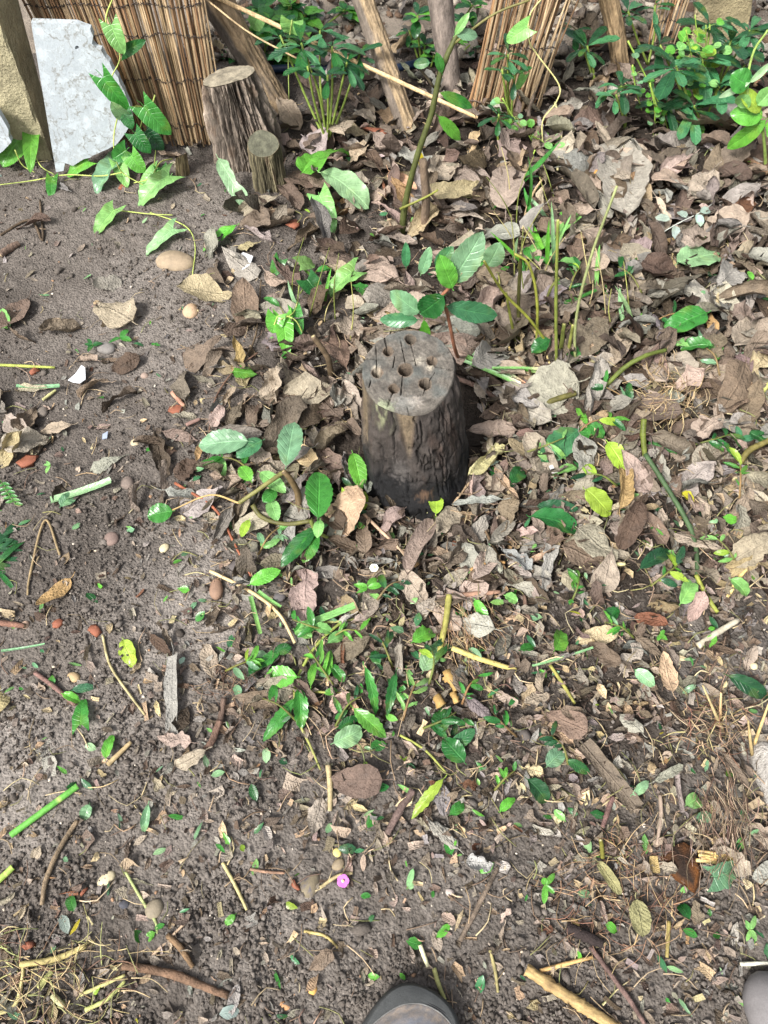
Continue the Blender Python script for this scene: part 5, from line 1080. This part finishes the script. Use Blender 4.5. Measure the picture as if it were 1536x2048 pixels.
# split cane: half tube with a rough open side
def split_cane():
    pts = [(1052, 1938), (1130, 1990), (1180, 2022), (1260, 2075)]
    P = catmull([tuple(gp(x, y, .010)) for x, y in pts], 40); r = .0058
    T = np.gradient(P, axis=0); T /= np.linalg.norm(T, axis=1)[:, None]; A = np.cross(T, [0, 0, 1.0]); A /= np.linalg.norm(A, axis=1)[:, None]; B = np.cross(A, T)
    th = np.linspace(-.5, math.pi+.5, 14)[None]; nn = .0008*rng.standard_normal((40, 14))+.0014*np.exp(-((np.arange(40)[:, None]-7)/.9)**2)+.0014*np.exp(-((np.arange(40)[:, None]-22)/.9)**2)
    V = P[:, None]+((r+nn)[..., None])*(np.cos(th)[..., None]*A[:, None]+np.sin(th)[..., None]*B[:, None])
    c = s2l((172, 146, 100))*(.45+1.1*fbm(np.arange(40)[:, None]*.25+th*0, th*5, 5, 3))[..., None]
    g = np.exp(-((np.arange(40)[:, None]-8)/2.)**2)*np.ones((1, 14)); c = c*(1-.4*g[..., None])+s2l((90, 66, 46))*(.4*g[..., None])
    o = mesh_obj('split_cane', V.reshape(-1, 3), grid_faces(40, 14), M['straw'], None, c.reshape(-1, 3), None, True, Vector(P[0])); o.modifiers.new('shell', 'SOLIDIFY').thickness = .0016
    tag(o, 'thick split straw-coloured cane at the bottom right of the shoe', 'cane')
split_cane()
def fibre_mass(name, n, cx, cy, rx, ry, lpx, cols, label, cat, r=.0009, zmax=.03, dirf=None, kind=None, seed=1):
    rg = np.random.default_rng(seed); mb = MB()
    for k in range(n):
        a = rg.uniform(0, 6.28); q = rg.random()**.6
        x, y = cx+rx*q*math.cos(a), cy+ry*q*math.sin(a)
        d = rg.uniform(0, 6.28) if dirf is None else dirf(x, y)+rg.normal()*.35
        l = lpx*rg.uniform(.4, 1.2); h0, h1, h2 = rg.uniform(.001, zmax, 3)
        b = l*.13*rg.normal()
        P = catmull([tuple(gp(x, y, h0)), tuple(gp(x+l*.5*math.cos(d)-b*math.sin(d), y+l*.5*math.sin(d)+b*math.cos(d), h1)), tuple(gp(x+l*math.cos(d), y+l*math.sin(d), h2))], 7)
        V, F = tube(P, [r*rg.uniform(.3, 1.1), r*.4], 4, False); mb.add(V, F, vary(s2l(cols[rg.integers(0, len(cols))]), .15, rg))
    o = mb.build(name, M['straw'], None); tag(o, label, cat, None, kind); return o
fibre_mass('straw_tuft', 190, 1335, 790, 55, 60, 58, [(182, 160, 120), (166, 144, 108), (196, 176, 138), (136, 116, 88)], 'tuft of dry golden straw in the litter at the right', 'straw', .0012, .06, None, 'stuff', 3)
fibre_mass('grass_roots', 150, 1450, 1620, 70, 110, 90, [(150, 132, 112), (128, 106, 90), (104, 86, 72), (170, 152, 128)], 'tangle of fine brown roots at the right edge', 'roots', .0009, .045, lambda x, y: 1.4, 'stuff', 4)
fibre_mass('grass_roots', 90, 1430, 1450, 75, 60, 60, [(160, 136, 112), (132, 98, 80), (176, 160, 120)], 'uprooted reddish grass tuft at the right', 'roots', .0011, .05, None, 'stuff', 5)
fibre_mass('debris_straw', 110, 110, 1960, 170, 110, 80, [(196, 180, 136), (180, 160, 124), (160, 160, 110), (150, 124, 98), (120, 96, 78)], 'mat of dry yellow stalks in the lower left corner', 'straw', .0011, .02, None, 'stuff', 6)
fibre_mass('grass_roots', 70, 470, 1370, 60, 30, 50, [(120, 96, 80), (96, 76, 64), (150, 126, 104)], 'fine dark rootlets on the bare soil near the grey leaf strip', 'roots', .0007, .015, None, 'stuff', 7)
fibre_mass('debris_fibres', 130, 1240, 1790, 130, 130, 70, [(150, 116, 92), (190, 164, 124), (120, 92, 76)], 'loose brown fibres around the rotten wood at lower right', 'fibres', .0008, .02, None, 'stuff', 8)
fibre_mass('debris_fibres', 110, 930, 1240, 60, 70, 60, [(170, 140, 110), (150, 120, 92), (196, 170, 130)], 'wispy tan fibres hanging on the broken yellow stem', 'fibres', .0007, .03, lambda x, y: 1.2, 'stuff', 9)
for k, (x0, y0, x1, y1) in enumerate(((1446, 1462, 1405, 1370), (1440, 1440, 1442, 1385), (1504, 1510, 1496, 1440), (1508, 1490, 1540, 1400))):
    P = [tuple(gp(x0, y0, .005)), tuple(gp((x0+x1)/2, (y0+y1)/2, .05)), tuple(gp(x1, y1, .07))]
    o = tube_obj('straw_stalk', P, [.003, .0022, .0014], M['straw'], vary(s2l((172, 152, 108)), .15), None, 7, 10, .05, Vector(P[0]))
    AUTO.append(dict(o=o, px=(x0+x1)/2, py=(y0+y1)/2, L=.08, col='straw-coloured', state='cut', noun='grass stalk', cat='stalk', group='cut grass stalks of the uprooted tuft'))

# ---------------------------------------------------------------- stones, chips and bits
def blob(name, px, py, wpx, hpx, thick, col, label, cat, sink=.35, rough=.10, ang=0., seed=1, mat='stone', facets=False, group=None, auto=None, col2=None, h=0.0):
    rg = np.random.default_rng(seed*77+int(px)); p = gp(px, py, h); s = sc_at(px, py); a, b_ = wpx/2/s, hpx/2/s/max(.5, math.sin(math.atan2(CAMZ, p.y)))
    nu, nv = (20, 12) if not facets else (7, 5)
    u = np.linspace(0, 2*math.pi, nu, endpoint=False)[None]; v = np.linspace(0, math.pi, nv)[:, None]
    d = np.stack([np.cos(u)*np.sin(v), np.sin(u)*np.sin(v), np.cos(v)*np.ones_like(u)], -1)
    k = 1+rough*(np.sin(d[..., 0]*2.3+seed)+np.sin(d[..., 1]*2.9+seed*2)+np.sin(d[..., 2]*3.1+seed*3))*.5+(rough*rg.standard_normal((nv, nu)) if facets else 0)
    k[0] = k[0].mean(); k[-1] = k[-1].mean()
    V = d*k[..., None]*np.array([a, b_, thick/2])
    c, sn = math.cos(ang), math.sin(ang); V = V@np.array([[c, sn, 0], [-sn, c, 0], [0, 0, 1]])
    V = V+np.array(p)+np.array([0, 0, thick*(.5-sink)])
    tint = np.tile(s2l(col), (nu*nv, 1))
    if col2: m = np.clip((fbm(d[..., 0]*3+seed, d[..., 1]*3, seed, 3)-.45)*8, 0, 1).reshape(-1, 1); tint = tint*(1-m)+s2l(col2)*m
    o = mesh_obj(name, V.reshape(-1, 3), grid_faces(nv, nu, True)[:, ::-1].copy(), M[mat], None, tint, None, not facets, p)
    if label: tag(o, label, cat, group)
    elif auto: AUTO.append(dict(o=o, px=px, py=py, L=.06, col=auto[0], state='', noun=auto[1], cat=auto[2], group=auto[3]))
    return o
PB = 'pebbles lying on the soil'
for i, (x, y, w_, h_, c, lb) in enumerate([(381, 621, 32, 27, (182, 156, 128), 'rounded tan pebble on bare soil at upper left'), (212, 697, 32, 28, (122, 118, 114), 'smooth round grey pebble beside the pinkish dead leaf'), (620, 1769, 36, 50, (122, 112, 92), 'mottled olive-grey oval pebble left of the pink flower'), (310, 1817, 36, 40, (134, 124, 106), 'grey-brown pebble under the crossing green stem at lower left'),
    (212, 1758, 22, 38, (196, 184, 152), 'pale cream oval pebble at lower left'), (270, 888, 18, 18, (178, 164, 136), None), (436, 704, 18, 20, (132, 120, 110), None), (433, 1178, 30, 42, (138, 112, 94), 'brown oval pebble half sunk in dusty soil left of centre'), (352, 522, 56, 46, (150, 134, 112), 'big half-buried beige stone on bare soil at upper left'), (148, 1354, 28, 22, (176, 152, 116), None), (328, 1096, 20, 16, (196, 184, 150), None),
    (675, 1705, 20, 18, (210, 190, 120), None), (676, 1730, 26, 20, (140, 126, 104), None), (255, 967, 34, 24, (118, 106, 98), None), (224, 1078, 30, 24, (126, 108, 100), None), (290, 751, 15, 14, (150, 132, 120), None), (570, 2012, 20, 16, (184, 140, 100), None), (625, 1980, 22, 18, (206, 160, 90), None), (1150, 1846, 22, 14, (214, 184, 120), None), (1508, 1332, 16, 14, (206, 196, 160), None), (470, 1132, 24, 20, (92, 86, 84), None), (420, 770, 12, 10, (150, 140, 128), None), (85, 825, 24, 20, (112, 104, 96), None),
    (900, 1785, 18, 14, (176, 164, 156), None), (1155, 1905, 18, 14, (186, 172, 156), None), (1050, 1470, 24, 22, (88, 82, 78), None), (330, 1640, 16, 13, (140, 126, 116), None), (246, 1810, 22, 24, (84, 84, 90), None), (560, 1195, 26, 22, (96, 92, 92), None), (905, 1225, 16, 12, (210, 190, 120), None), (50, 1250, 18, 16, (176, 150, 130), None), (1000, 1290, 14, 12, (130, 116, 104), None)]):
    dk = 'dark grey' if c[0] < 100 else ('greyish' if c[0]-c[2] < 24 else ('ochre' if c[0] > 170 and c[2] < 130 else 'beige'))
    blob('pebble', x, y, w_, h_, min(w_, h_)/sc_at(x, y)*.75, c, lb, 'pebble', .5, .14, (i*1.3) % 3, i+1, group=PB, auto=(dk, 'pebble', 'pebble', PB), h=litter(x, y)*.7, col2=(96, 92, 96) if i == 2 else None)
TB = 'orange-red tile chips'
for i, (x, y, w_, h_, lb) in enumerate([(56, 924, 52, 24, 'orange-red tile chip under the torn pale leaf at the left edge'), (70, 743, 18, 16, None), (352, 821, 26, 18, None), (190, 1260, 28, 22, None), (116, 1248, 24, 18, None), (588, 450, 26, 20, None), (590, 1770, 12, 30, None), (168, 1800-15, 8, 24, None), (170, 308, 16, 12, None), (246, 374, 12, 12, None), (750, 262, 18, 30, None), (690, 565, 26, 12, None), (60, 1890, 20, 24, None), (760, 920, 20, 10, None)]):
    blob('tile_chip', x, y, w_, h_, .008, (138, 86, 66) if i != 17 else (112, 70, 62), lb, 'tile chip', .2, .22, i*1.7, i+40, 'stone', True, TB, ('orange-red', 'tile chip', 'tile chip', TB), h=litter(x, y)*.8)
def shard(name, pts, col, label, cat, th=.002, h=.006, mat='plastic'):
    P = [tuple(gp(x, y, h+litter(x, y)*.8)) for x, y in pts]; n = len(P)
    V = P+[(a, b_, z-th) for a, b_, z in P]; F = [list(range(n))[::-1], list(range(n, 2*n))]+[[i, (i+1) % n, n+(i+1) % n, n+i] for i in range(n)]
    o = mesh_obj(name, V, F, M[mat], None, s2l(col), None, False, Vector(P[0])); tag(o, label, cat); return o
shard('plastic_scrap', [(136, 760), (150, 748), (163, 730), (170, 735), (171, 758), (160, 766), (146, 764)], (222, 226, 230), 'white triangular scrap on the soil below the grey pebble', 'scrap', .002, .012)
shard('plastic_scrap', [(1104, 946), (1098, 932), (1112, 926), (1116, 944)], (206, 206, 204), 'little grey-white square scrap right of the drilled stump', 'scrap', .002, .014)
shard('plastic_scrap', [(205, 868), (216, 862), (214, 876), (204, 878)], (150, 160, 176), 'bluish scrap beside the short cut stem on bare soil', 'scrap')
shard('bone_chip', [(475, 512), (486, 504), (506, 512), (500, 530), (484, 540), (474, 530)], (206, 208, 208), 'whitish crumpled chip at the edge of the bare soil', 'chip', .004, .008, 'stone')
blob('white_rock', 1548, 1565, 70, 150, .06, (176, 171, 164), 'white rough rock cut by the right edge of the photo', 'rock', .35, .13, .1, 3, 'concrete')
blob('grey_stone', 1545, 2030, 120, 150, .075, (116, 113, 113), 'smooth grey rounded stone in the bottom right corner', 'stone', .25, .05, .25, 9, 'rubber')
blob('rotten_wood', 1362, 1722, 70, 86, .022, (44, 33, 26), 'crumbling orange-brown lump of rotten wood at lower right', 'wood', .3, .28, .4, 21, 'bark', True, None, None, (112, 70, 34))
# pale splinter bundle beside it
r_ = empty('wood_splinters', gp(1440, 1712)); tag(r_, 'bundle of pale yellow wood splinters next to the rotten wood', 'splinters')
for k in range(7):
    tube_obj('splinter', [tuple(gp(1398+random.uniform(-6, 12), 1702+k*3, .012+.002*k)), tuple(gp(1440, 1708+k*3, .018)), tuple(gp(1480+random.uniform(-14, 10), 1712+k*4, .012))], [.0025, .003, .001], M['straw'], vary(s2l((226, 196, 130)), .08), r_, 5, 8, .2)
# peeled yellow stem chunks
for k, (x, y, x1, y1, w_) in enumerate(((892, 1342, 914, 1380, 24), (872, 1392, 884, 1412, 26), (905, 1385, 915, 1405, 18), (896, 1362, 890, 1352, 18))):
    P = [tuple(gp(x, y, .02)), tuple(gp(x1, y1, .022))]
    o = tube_obj('stem_chunk', P, w_*.36/sc_at(x, y), M['straw'], s2l((164, 134, 82)), None, 9, 6, .2, Vector(P[0]), s2l((200, 180, 126)))
    AUTO.append(dict(o=o, px=x, py=y, L=.06, col='yellow', state='peeled', noun='stem chunk', cat='stem chunk', group='chopped yellow stem chunks'))
# pink flower and little white flowers
def flower(px, py, rpx, col, n, label, ctr=(240, 220, 160)):
    rt = empty('flower', gp(px, py)); tag(rt, label, 'flower'); R0 = rpx/sc_at(px, py); c = gp(px, py, .012+litter(px, py))
    tube_obj('stem', [tuple(c-Vector((0, 0, .014))), tuple(c)], .0012, M['stem'], s2l((120, 140, 80)), rt, 5, 3)
    for k in range(n):
        a = k*6.283/n; d = Vector((math.cos(a), math.sin(a), .25)); V, F, uv = leaf_arr(R0, R0*.95, 'obov', fold=.1, bend=-.3, wr=.05, nt=7, nu=5, stalk=0)
        mesh_obj('petal', frame(c, d, (0, 0, 1), V), F, M['plastic'], rt, s2l(col), uv)
    V, F = tube([tuple(c+Vector((0, 0, -.002))), tuple(c+Vector((0, 0, .003)))], .0022, 8); mb = MB(); mb.add(V, F, s2l(ctr)); mb.build('flower_centre', M['stem'], rt)
flower(686, 1762, 13, (190, 112, 186), 5, 'small pink flower lying on the soil at bottom centre')
flower(748, 1136, 9, (226, 232, 222), 6, 'tiny white flower head in the litter below the drilled stump')
flower(735, 137, 8, (232, 230, 222), 4, 'white blossom scrap at the end of the glossy shrub', (226, 222, 200))

# ---------------------------------------------------------------- the shoe
def shoe():
    tip = gz(806, 1970, .04); bx, yt = tip.x, tip.y
    Lw = .29; root = empty('shoe', Vector((bx, yt-.12, 0))); tag(root, 'toe of a dark grey shoe with a rubber rim at the bottom edge', 'shoe')
    rot = .05
    def half(s):    # half width along the shoe, s = 0 toe .. 1 heel
        return .073*np.clip(np.sin(np.clip(s*6.0, 0, math.pi/2)), 0, 1)**.52*(1-.30*np.exp(-((s-.62)/.16)**2)-.12*np.clip((s-.6)/.4, 0, 1))*np.clip((1-s)*9+.18, 0, 1)**.5
    def top(s): return .048+.014*np.clip(s/.25, 0, 1)+.052*np.clip((s-.3)/.3, 0, 1)**1.2+.0*s
    def place(x, s, z):
        y = -s*Lw; c, sn = math.cos(rot), math.sin(rot); off = .010*np.exp(-((s-.08)/.12)**2)
        x = x+off
        return np.stack([bx+x*c-y*sn, yt+x*sn+y*c, z], -1)
    ns = 70; s = (np.linspace(0, 1, ns)**1.5)[:, None]
    g0 = H1(bx, yt)
    # sole and rubber rim: stacked outlines
    def ringwall(name, offs, mat, col):
        k = 90; u = np.linspace(0, 2*math.pi, k, endpoint=False); ss = (.5-.5*np.cos(u)); sg = np.where(u < math.pi, 1, -1)
        ss = np.clip(ss, .0005, .9995); w = half(ss)*sg
        P = [place(w*f, ss*(1) + (1-f)*.10*(.5-ss), np.full(k, z)+g0+.006*np.clip(.1-ss, 0, 1)*6) for f, z in offs]
        V = np.concatenate(P); F = grid_faces(len(offs), k, True).tolist(); F.append(list(range(k))[::-1]); F.append(list(range((len(offs)-1)*k, len(offs)*k)))
        return mesh_obj(name, V, F, mat, root, s2l(col))
    ringwall('sole', [(.94, -.004), (1.0, .002), (1.0, .016), (.985, .020)], M['rubber'], (58, 58, 58))
    ringwall('rubber_rim', [(.97, .020), (1.01, .023), (1.005, .032), (.985, .041), (.93, .046), (.9, .047)], M['rubber'], (66, 68, 68))
    # upper
    nu = 31; u = np.linspace(-1, 1, nu)[None]; ss = np.clip(s, .004, .985)
    x = np.sign(u)*np.abs(u)**.8*half(ss)*.955
    z = g0+.040+(top(ss)-.040)*(1-np.abs(u)**2.6)*np.clip(np.sin(np.clip(ss*7, 0, math.pi/2)), 0, 1)**.7
    opening = np.clip((ss-.52)/.05, 0, 1)*np.clip((.96-ss)/.05, 0, 1)*np.clip((.72-np.abs(u))*5, 0, 1)
    z = z-opening*.06*1.0
    # stitched seam ridges over the toe
    e = np.hypot(u*1.0, (ss-.20)/.15*1.0)
    seam = np.exp(-((e-.86)/.05)**2)*.0018*(ss < .34)
    z = z+seam
    P = place(x, ss*np.ones_like(u)+.010, z)
    c = np.tile(s2l((98, 95, 94)), (ns, nu, 1)); rim = np.clip((e-.9)*8, 0, 1)[..., None]*(ss < .4)[..., None]
    c = c*(1-rim)+s2l((74, 76, 76))*rim; inner = np.clip((.62-e)*9, 0, 1)[..., None]; c = c*(1-inner)+s2l((104, 106, 112))*inner
    mud = np.clip((fbm(u*14+3, ss*110, 5, 4)-.44)*5, 0, 1)[..., None]*.5; c = c*(1-mud)+s2l((140, 124, 108))*mud
    upo = mesh_obj('upper', P.reshape(-1, 3), grid_faces(ns, nu)[:, ::-1].copy(), M['rubber'], root, c.reshape(-1, 3))
    for ee, cc_ in ((.9, (104, 104, 102)), (.98, (50, 51, 52)), (1.08, (98, 100, 98))):
        ph = np.linspace(-1.35, 1.35, 40); s2 = np.clip(.2-.15*ee*np.cos(ph), .02, 1); uu = np.clip(ee*np.sin(ph), -.97, .97)
        zz = g0+.040+(top(s2)-.040)*(1-np.abs(uu)**2.6)*np.clip(np.sin(np.clip(s2*7, 0, math.pi/2)), 0, 1)**.7+.0012
        tube_obj('seam', place(np.sign(uu)*np.abs(uu)**.8*half(s2)*.955, s2+.010, zz), .0011, M['rubber'], s2l(cc_), upo, 5)
    # woven mesh threads on the vamp
    mb = MB()
    for k in range(16):
        for sl_ in (-1, 1):
            t = np.linspace(-.5, .5, 12); uu = t*.85+ (k-7.5)*.03; s2 = .17+.06*(k/16.)+sl_*t*.05+.03
            hw = half(s2)*.955; zz = g0+.040+(top(s2)-.040)*(1-np.abs(uu)**2.6)+.0008
            keep = np.hypot(uu, (s2-.2)/.15) < .58
            if keep.sum() < 4: continue
            Q = place(np.sign(uu)*np.abs(uu)**.8*hw, s2+.010, zz)[keep]; V, F = tube(Q, .0004, 3, False); mb.add(V, F, s2l((120, 122, 132)))
    if mb.V: mb.build('mesh_panel', M['rubber'], upo)
    for k in range(5):
        s2 = .36+.035*k; uu = np.linspace(-.5, .5, 10); zz = g0+.040+(top(s2)-.040)*(1-np.abs(uu)**2.6)+.002
        Q = place(np.sign(uu)*np.abs(uu)**.8*half(np.full(10, s2))*.955, np.full(10, s2)+.01+.012*np.sign(uu)*(k % 2-.5), zz); tube_obj('lace', Q, .0018, M['rubber'], s2l((50, 50, 52)), upo, 5)
shoe()

# ================================================================== scatter
LM = [('the drilled stump', 825, 850), ('the tall stringy stump', 470, 260), ('the white slab', 150, 200), ('the green sapling', 835, 330), ('the fanned reeds', 1020, 200), ('the leathery shrub', 1390, 200), ('the laurel sprig', 880, 580), ('the slender cut stems', 1120, 620),
      ('the straw tuft', 1335, 790), ('the long bent stem', 1350, 1020), ('the silvery sprig', 1370, 440), ('the broken yellow stem', 940, 1310), ('the green hollow stem', 90, 1620), ('the shoe', 810, 2000), ('the pink flower', 686, 1762), ('the split cane', 1150, 2000),
      ('the rotten wood', 1362, 1722), ('the lone grey stick', 957, 1808), ('the tan pebble', 381, 621), ('the laurel shoots', 560, 980), ('the ochre leaf', 112, 1190), ('the grey leaf strip', 340, 1390), ('the uprooted grass tuft', 1440, 1440), ('the white splinter', 1436, 1266), ('the cut leaf bundle', 990, 742), ('the broad-leaved plant', 1500, 250), ('the white rock', 1525, 1570), ('the smooth grey stone', 1515, 2010), ('the flat straw-yellow stalk', 106, 1912)]
CW = ['brown', 'pale', 'grey', 'tan', 'dark', 'pink', 'red', 'ochre']; CP = np.array([.27, .33, .18, .045, .10, .08, .004, .006])
def avoid(x, y):   # keep random litter off the stump and hand-placed showpieces
    if ((x-832)/128)**2+((y-875)/172)**2 < 1: return True
    if ((x-812)/120)**2+((y-2030)/75)**2 < 1: return True
    if ((x-470)/75)**2+((y-270)/110)**2 < 1: return True
    return False
# many small and half-hidden leaves as one mass, bigger ones as single leaves
mb = MB(); q = sample(3500, lambda x, y: dens(x, y)**1.4, -350, 2080, 0, 2250)
for (x, y) in q:
    if avoid(x, y): continue
    far = max(0, min(1, (1150-y)/500)); p = gz(x, y); D = float(dens(x, y))
    near = max(0, min(1, (y-1150)/350)); L = (rng.uniform(.04, .075)+far*rng.uniform(.01, .05))*(1-.5*near); Wd = L*rng.uniform(.4, .65)
    a = rng.uniform(0, 6.28); d = Vector((math.cos(a), math.sin(a), rng.normal()*.25))
    V, F, uv = leaf_arr(L, Wd, ('oval', 'ovate', 'obov', 'lance')[rng.integers(0, 4)], fold=rng.uniform(-.1, .35), bend=rng.uniform(-1.5, 1.3)+.01, roll=rng.uniform(.05, 2.0), twist=rng.uniform(-1, 1), wr=rng.uniform(.08, .2), nt=9, nu=5, marg=.1, torn=rng.choice([.1, .3, .6]), stalk=rng.choice([0, .2]))
    V = frame((0, 0, 0), d, (rng.normal()*.6, rng.normal()*.6, 1), V); z = H1(p.x, p.y)
    V = V-V.mean(0)+np.array([p.x, p.y, z]); gap = np.percentile(V[:, 2], 15)-z; V[:, 2] += -gap+rng.uniform(0, 1)*D*.021
    k = np.array(CP/CP.sum()); mb.add(V, F, vary(DEADC[CW[rng.choice(8, p=k)]], .2)*rng.uniform(.5, 1.05), uv)
tag(mb.build('leaf_litter', M['dead']), 'mass of small half-buried brown leaves between the larger ones', 'leaf litter', None, 'stuff')
nsolo = max(0, 296-len(HAND)); q = sample(nsolo*2, lambda x, y: dens(x, y)**1.6*np.where(y < 1150, 1, .55), -40, 1580, 200, 2020); used = [((a[0][0]+a[1][0])/2, (a[0][1]+a[1][1])/2) for a in HAND+GH]; cnt = 0
for (x, y) in q:
    if cnt >= nsolo: break
    if avoid(x, y) or min(math.hypot(x-a, y-b_) for a, b_ in used) < (34 if y < 1100 else 26): continue
    used.append((x, y)); cnt += 1
    s = sc_at(x, y); far = max(0, min(1, (1150-y)/500)); Lm = (rng.uniform(.05, .085)+far*rng.uniform(.03, .065))*(1-.25*max(0, min(1, (y-1150)/350)))
    a = rng.uniform(0, 6.28); p = gz(x, y); dx, dy = math.cos(a)*Lm/2, math.sin(a)*Lm/2
    b0 = to_px(p.x-dx, p.y-dy); t0 = to_px(p.x+dx, p.y+dy)
    leaf_on_ground('dead_leaf', tuple(map(float, b0)), tuple(map(float, t0)), Lm*rng.uniform(.38, .6)*s, CW[rng.choice(8, p=CP/CP.sum())], False, ('oval', 'ovate', 'obov', 'oval')[rng.integers(0, 4)], h=litter(x, y)*rng.uniform(.7, 1.4)+.003, res=(11, 7))
# fragments, fibres, green snippets
mb = MB(); q = sample(13500, lambda x, y: .12+.88*np.clip(dens(x, y)*1.1, 0, 1)*np.where(y > 950, 1, .5), -400, 1980, 150, 2250)
xs3, ys3 = plane_pts(q); hz = H(xs3, ys3)
for i in range(len(q)):
    if avoid(*q[i]): continue
    L = rng.uniform(.004, .022)*(1 if rng.random() < .8 else 1.6); a = rng.uniform(0, 6.28); D = float(dens(*q[i]))
    V, F, uv = leaf_arr(L, L*rng.uniform(.25, .9), ('oval', 'strip', 'lance')[rng.integers(0, 3)], fold=rng.uniform(0, .5), bend=rng.uniform(-1.2, 1.2)+.01, roll=rng.uniform(.05, 1.3), wr=.12, nt=4, nu=3, torn=.3, stalk=0)
    V = frame((0, 0, 0), Vector((math.cos(a), math.sin(a), rng.normal()*.3)), (rng.normal()*.4, rng.normal()*.4, 1), V)
    V = V-V.mean(0)+np.array([xs3[i], ys3[i], hz[i]+.003+rng.random()*D*.026])
    c = 'tan' if rng.random() < .07 else ('yellow' if rng.random() < .03 else CW[rng.choice(8, p=CP/CP.sum())])
    mb.add(V, F, vary(DEADC[c], .22), uv)
tag(mb.build('leaf_fragments', M['dead']), 'crumbled brown leaf fragments strewn all over the bed', 'leaf litter', None, 'stuff')
mb = MB(); q = sample(800, lambda x, y: .25+.75*np.clip(dens(x, y), 0, 1)*np.where(y > 900, 1, .25), -400, 1980, 330, 2250); xs3, ys3 = plane_pts(q); hz = H(xs3, ys3); gk = list(GREENC)
for i in range(len(q)):
    if avoid(*q[i]): continue
    L = rng.uniform(.008, .03); a = rng.uniform(0, 6.28); D = float(dens(*q[i]))
    V, F, uv = leaf_arr(L, L*rng.uniform(.2, .7), ('laurel', 'lance', 'ovate')[rng.integers(0, 3)], fold=.3, bend=rng.uniform(-.9, .6)+.01, wr=.05, nt=6, nu=3, torn=.2, stalk=0)
    V = frame((0, 0, 0), Vector((math.cos(a), math.sin(a), rng.normal()*.25)), (rng.normal()*.35, rng.normal()*.35, 1), V)
    V = V-V.mean(0)+np.array([xs3[i], ys3[i], hz[i]+.005+rng.random()*D*.028]); mb.add(V, F, vary(GREENC[gk[rng.choice(11, p=np.array([2, 3, 3, 3, 1, 2, 2, 2, 3, .3, .3])/21.6)]], .15), uv)
tag(mb.build('green_snippets', M['green']), 'small snippets of cut green leaf strewn over the bed', 'leaf snippets', None, 'stuff')
mb = MB(); q = sample(3400, lambda x, y: .07+.93*np.clip(dens(x, y), 0, 1)*np.where(y > 700, 1, .45), -400, 1980, 250, 2250)
for (x, y) in q:
    if avoid(x, y): continue
    l = rng.uniform(.012, .06); a = rng.uniform(0, 6.28); p = gz(x, y); z = H1(p.x, p.y)+.003+rng.random()*float(dens(x, y))*.03; b_ = l*.2*rng.normal()
    P = catmull([(p.x, p.y, z), (p.x+l/2*math.cos(a)-b_*math.sin(a), p.y+l/2*math.sin(a)+b_*math.cos(a), z+.004*rng.random()), (p.x+l*math.cos(a), p.y+l*math.sin(a), z+.006*rng.normal()*.5)], 5)
    r = rng.uniform(.0004, .0013); V, F = tube(P, [r, r*.7], 4, True); mb.add(V, F, vary(s2l(((160, 140, 114), (190, 172, 136), (112, 94, 80), (136, 120, 98), (128, 128, 84))[rng.integers(0, 5)]), .15))
tag(mb.build('straw_and_rootlets', M['straw']), 'short straws, stalks and rootlets scattered through the bed', 'straw', None, 'stuff')

# ================================================================== labels by look and nearest landmark
ORD = ['nearest', 'second nearest', 'third nearest', 'fourth nearest', 'fifth nearest', 'sixth nearest', 'seventh nearest', 'eighth nearest', 'ninth nearest', 'tenth nearest', 'eleventh nearest', 'twelfth nearest', 'thirteenth nearest', 'fourteenth nearest', 'fifteenth nearest', 'sixteenth nearest', 'seventeenth nearest', 'eighteenth nearest']
buck = {}
for a in AUTO:
    if a.get('lab'): tag(a['o'], a['lab'], a['cat'], a['group']); continue
    n, lx, ly = min(LM, key=lambda l: math.hypot(a['px']-l[1], (a['py']-l[2])*1.1)); dx, dy = a['px']-lx, a['py']-ly
    side = ('right of' if dx > 0 else 'left of') if abs(dx) > abs(dy) else ('below' if dy > 0 else 'above')
    a['size'] = 'large ' if a['L'] > .105 else ('small ' if a['L'] < .055 else '')
    buck.setdefault((a['noun'], n, side, a['size'], a['col'], a['state']), []).append((math.hypot(dx, dy), a))
for (noun, n, side, size, col, st), L in buck.items():
    L.sort(key=lambda t: t[0])
    for i, (_, a) in enumerate(L):
        w = ' '.join((size+st+' '+col+' '+noun).split())
        pos = f'{side} {n}' if len(L) == 1 else f'{ORD[min(i, 17)]} {side} {n}'
        tag(a['o'], f'{w}, {pos}', a['cat'], a['group'])
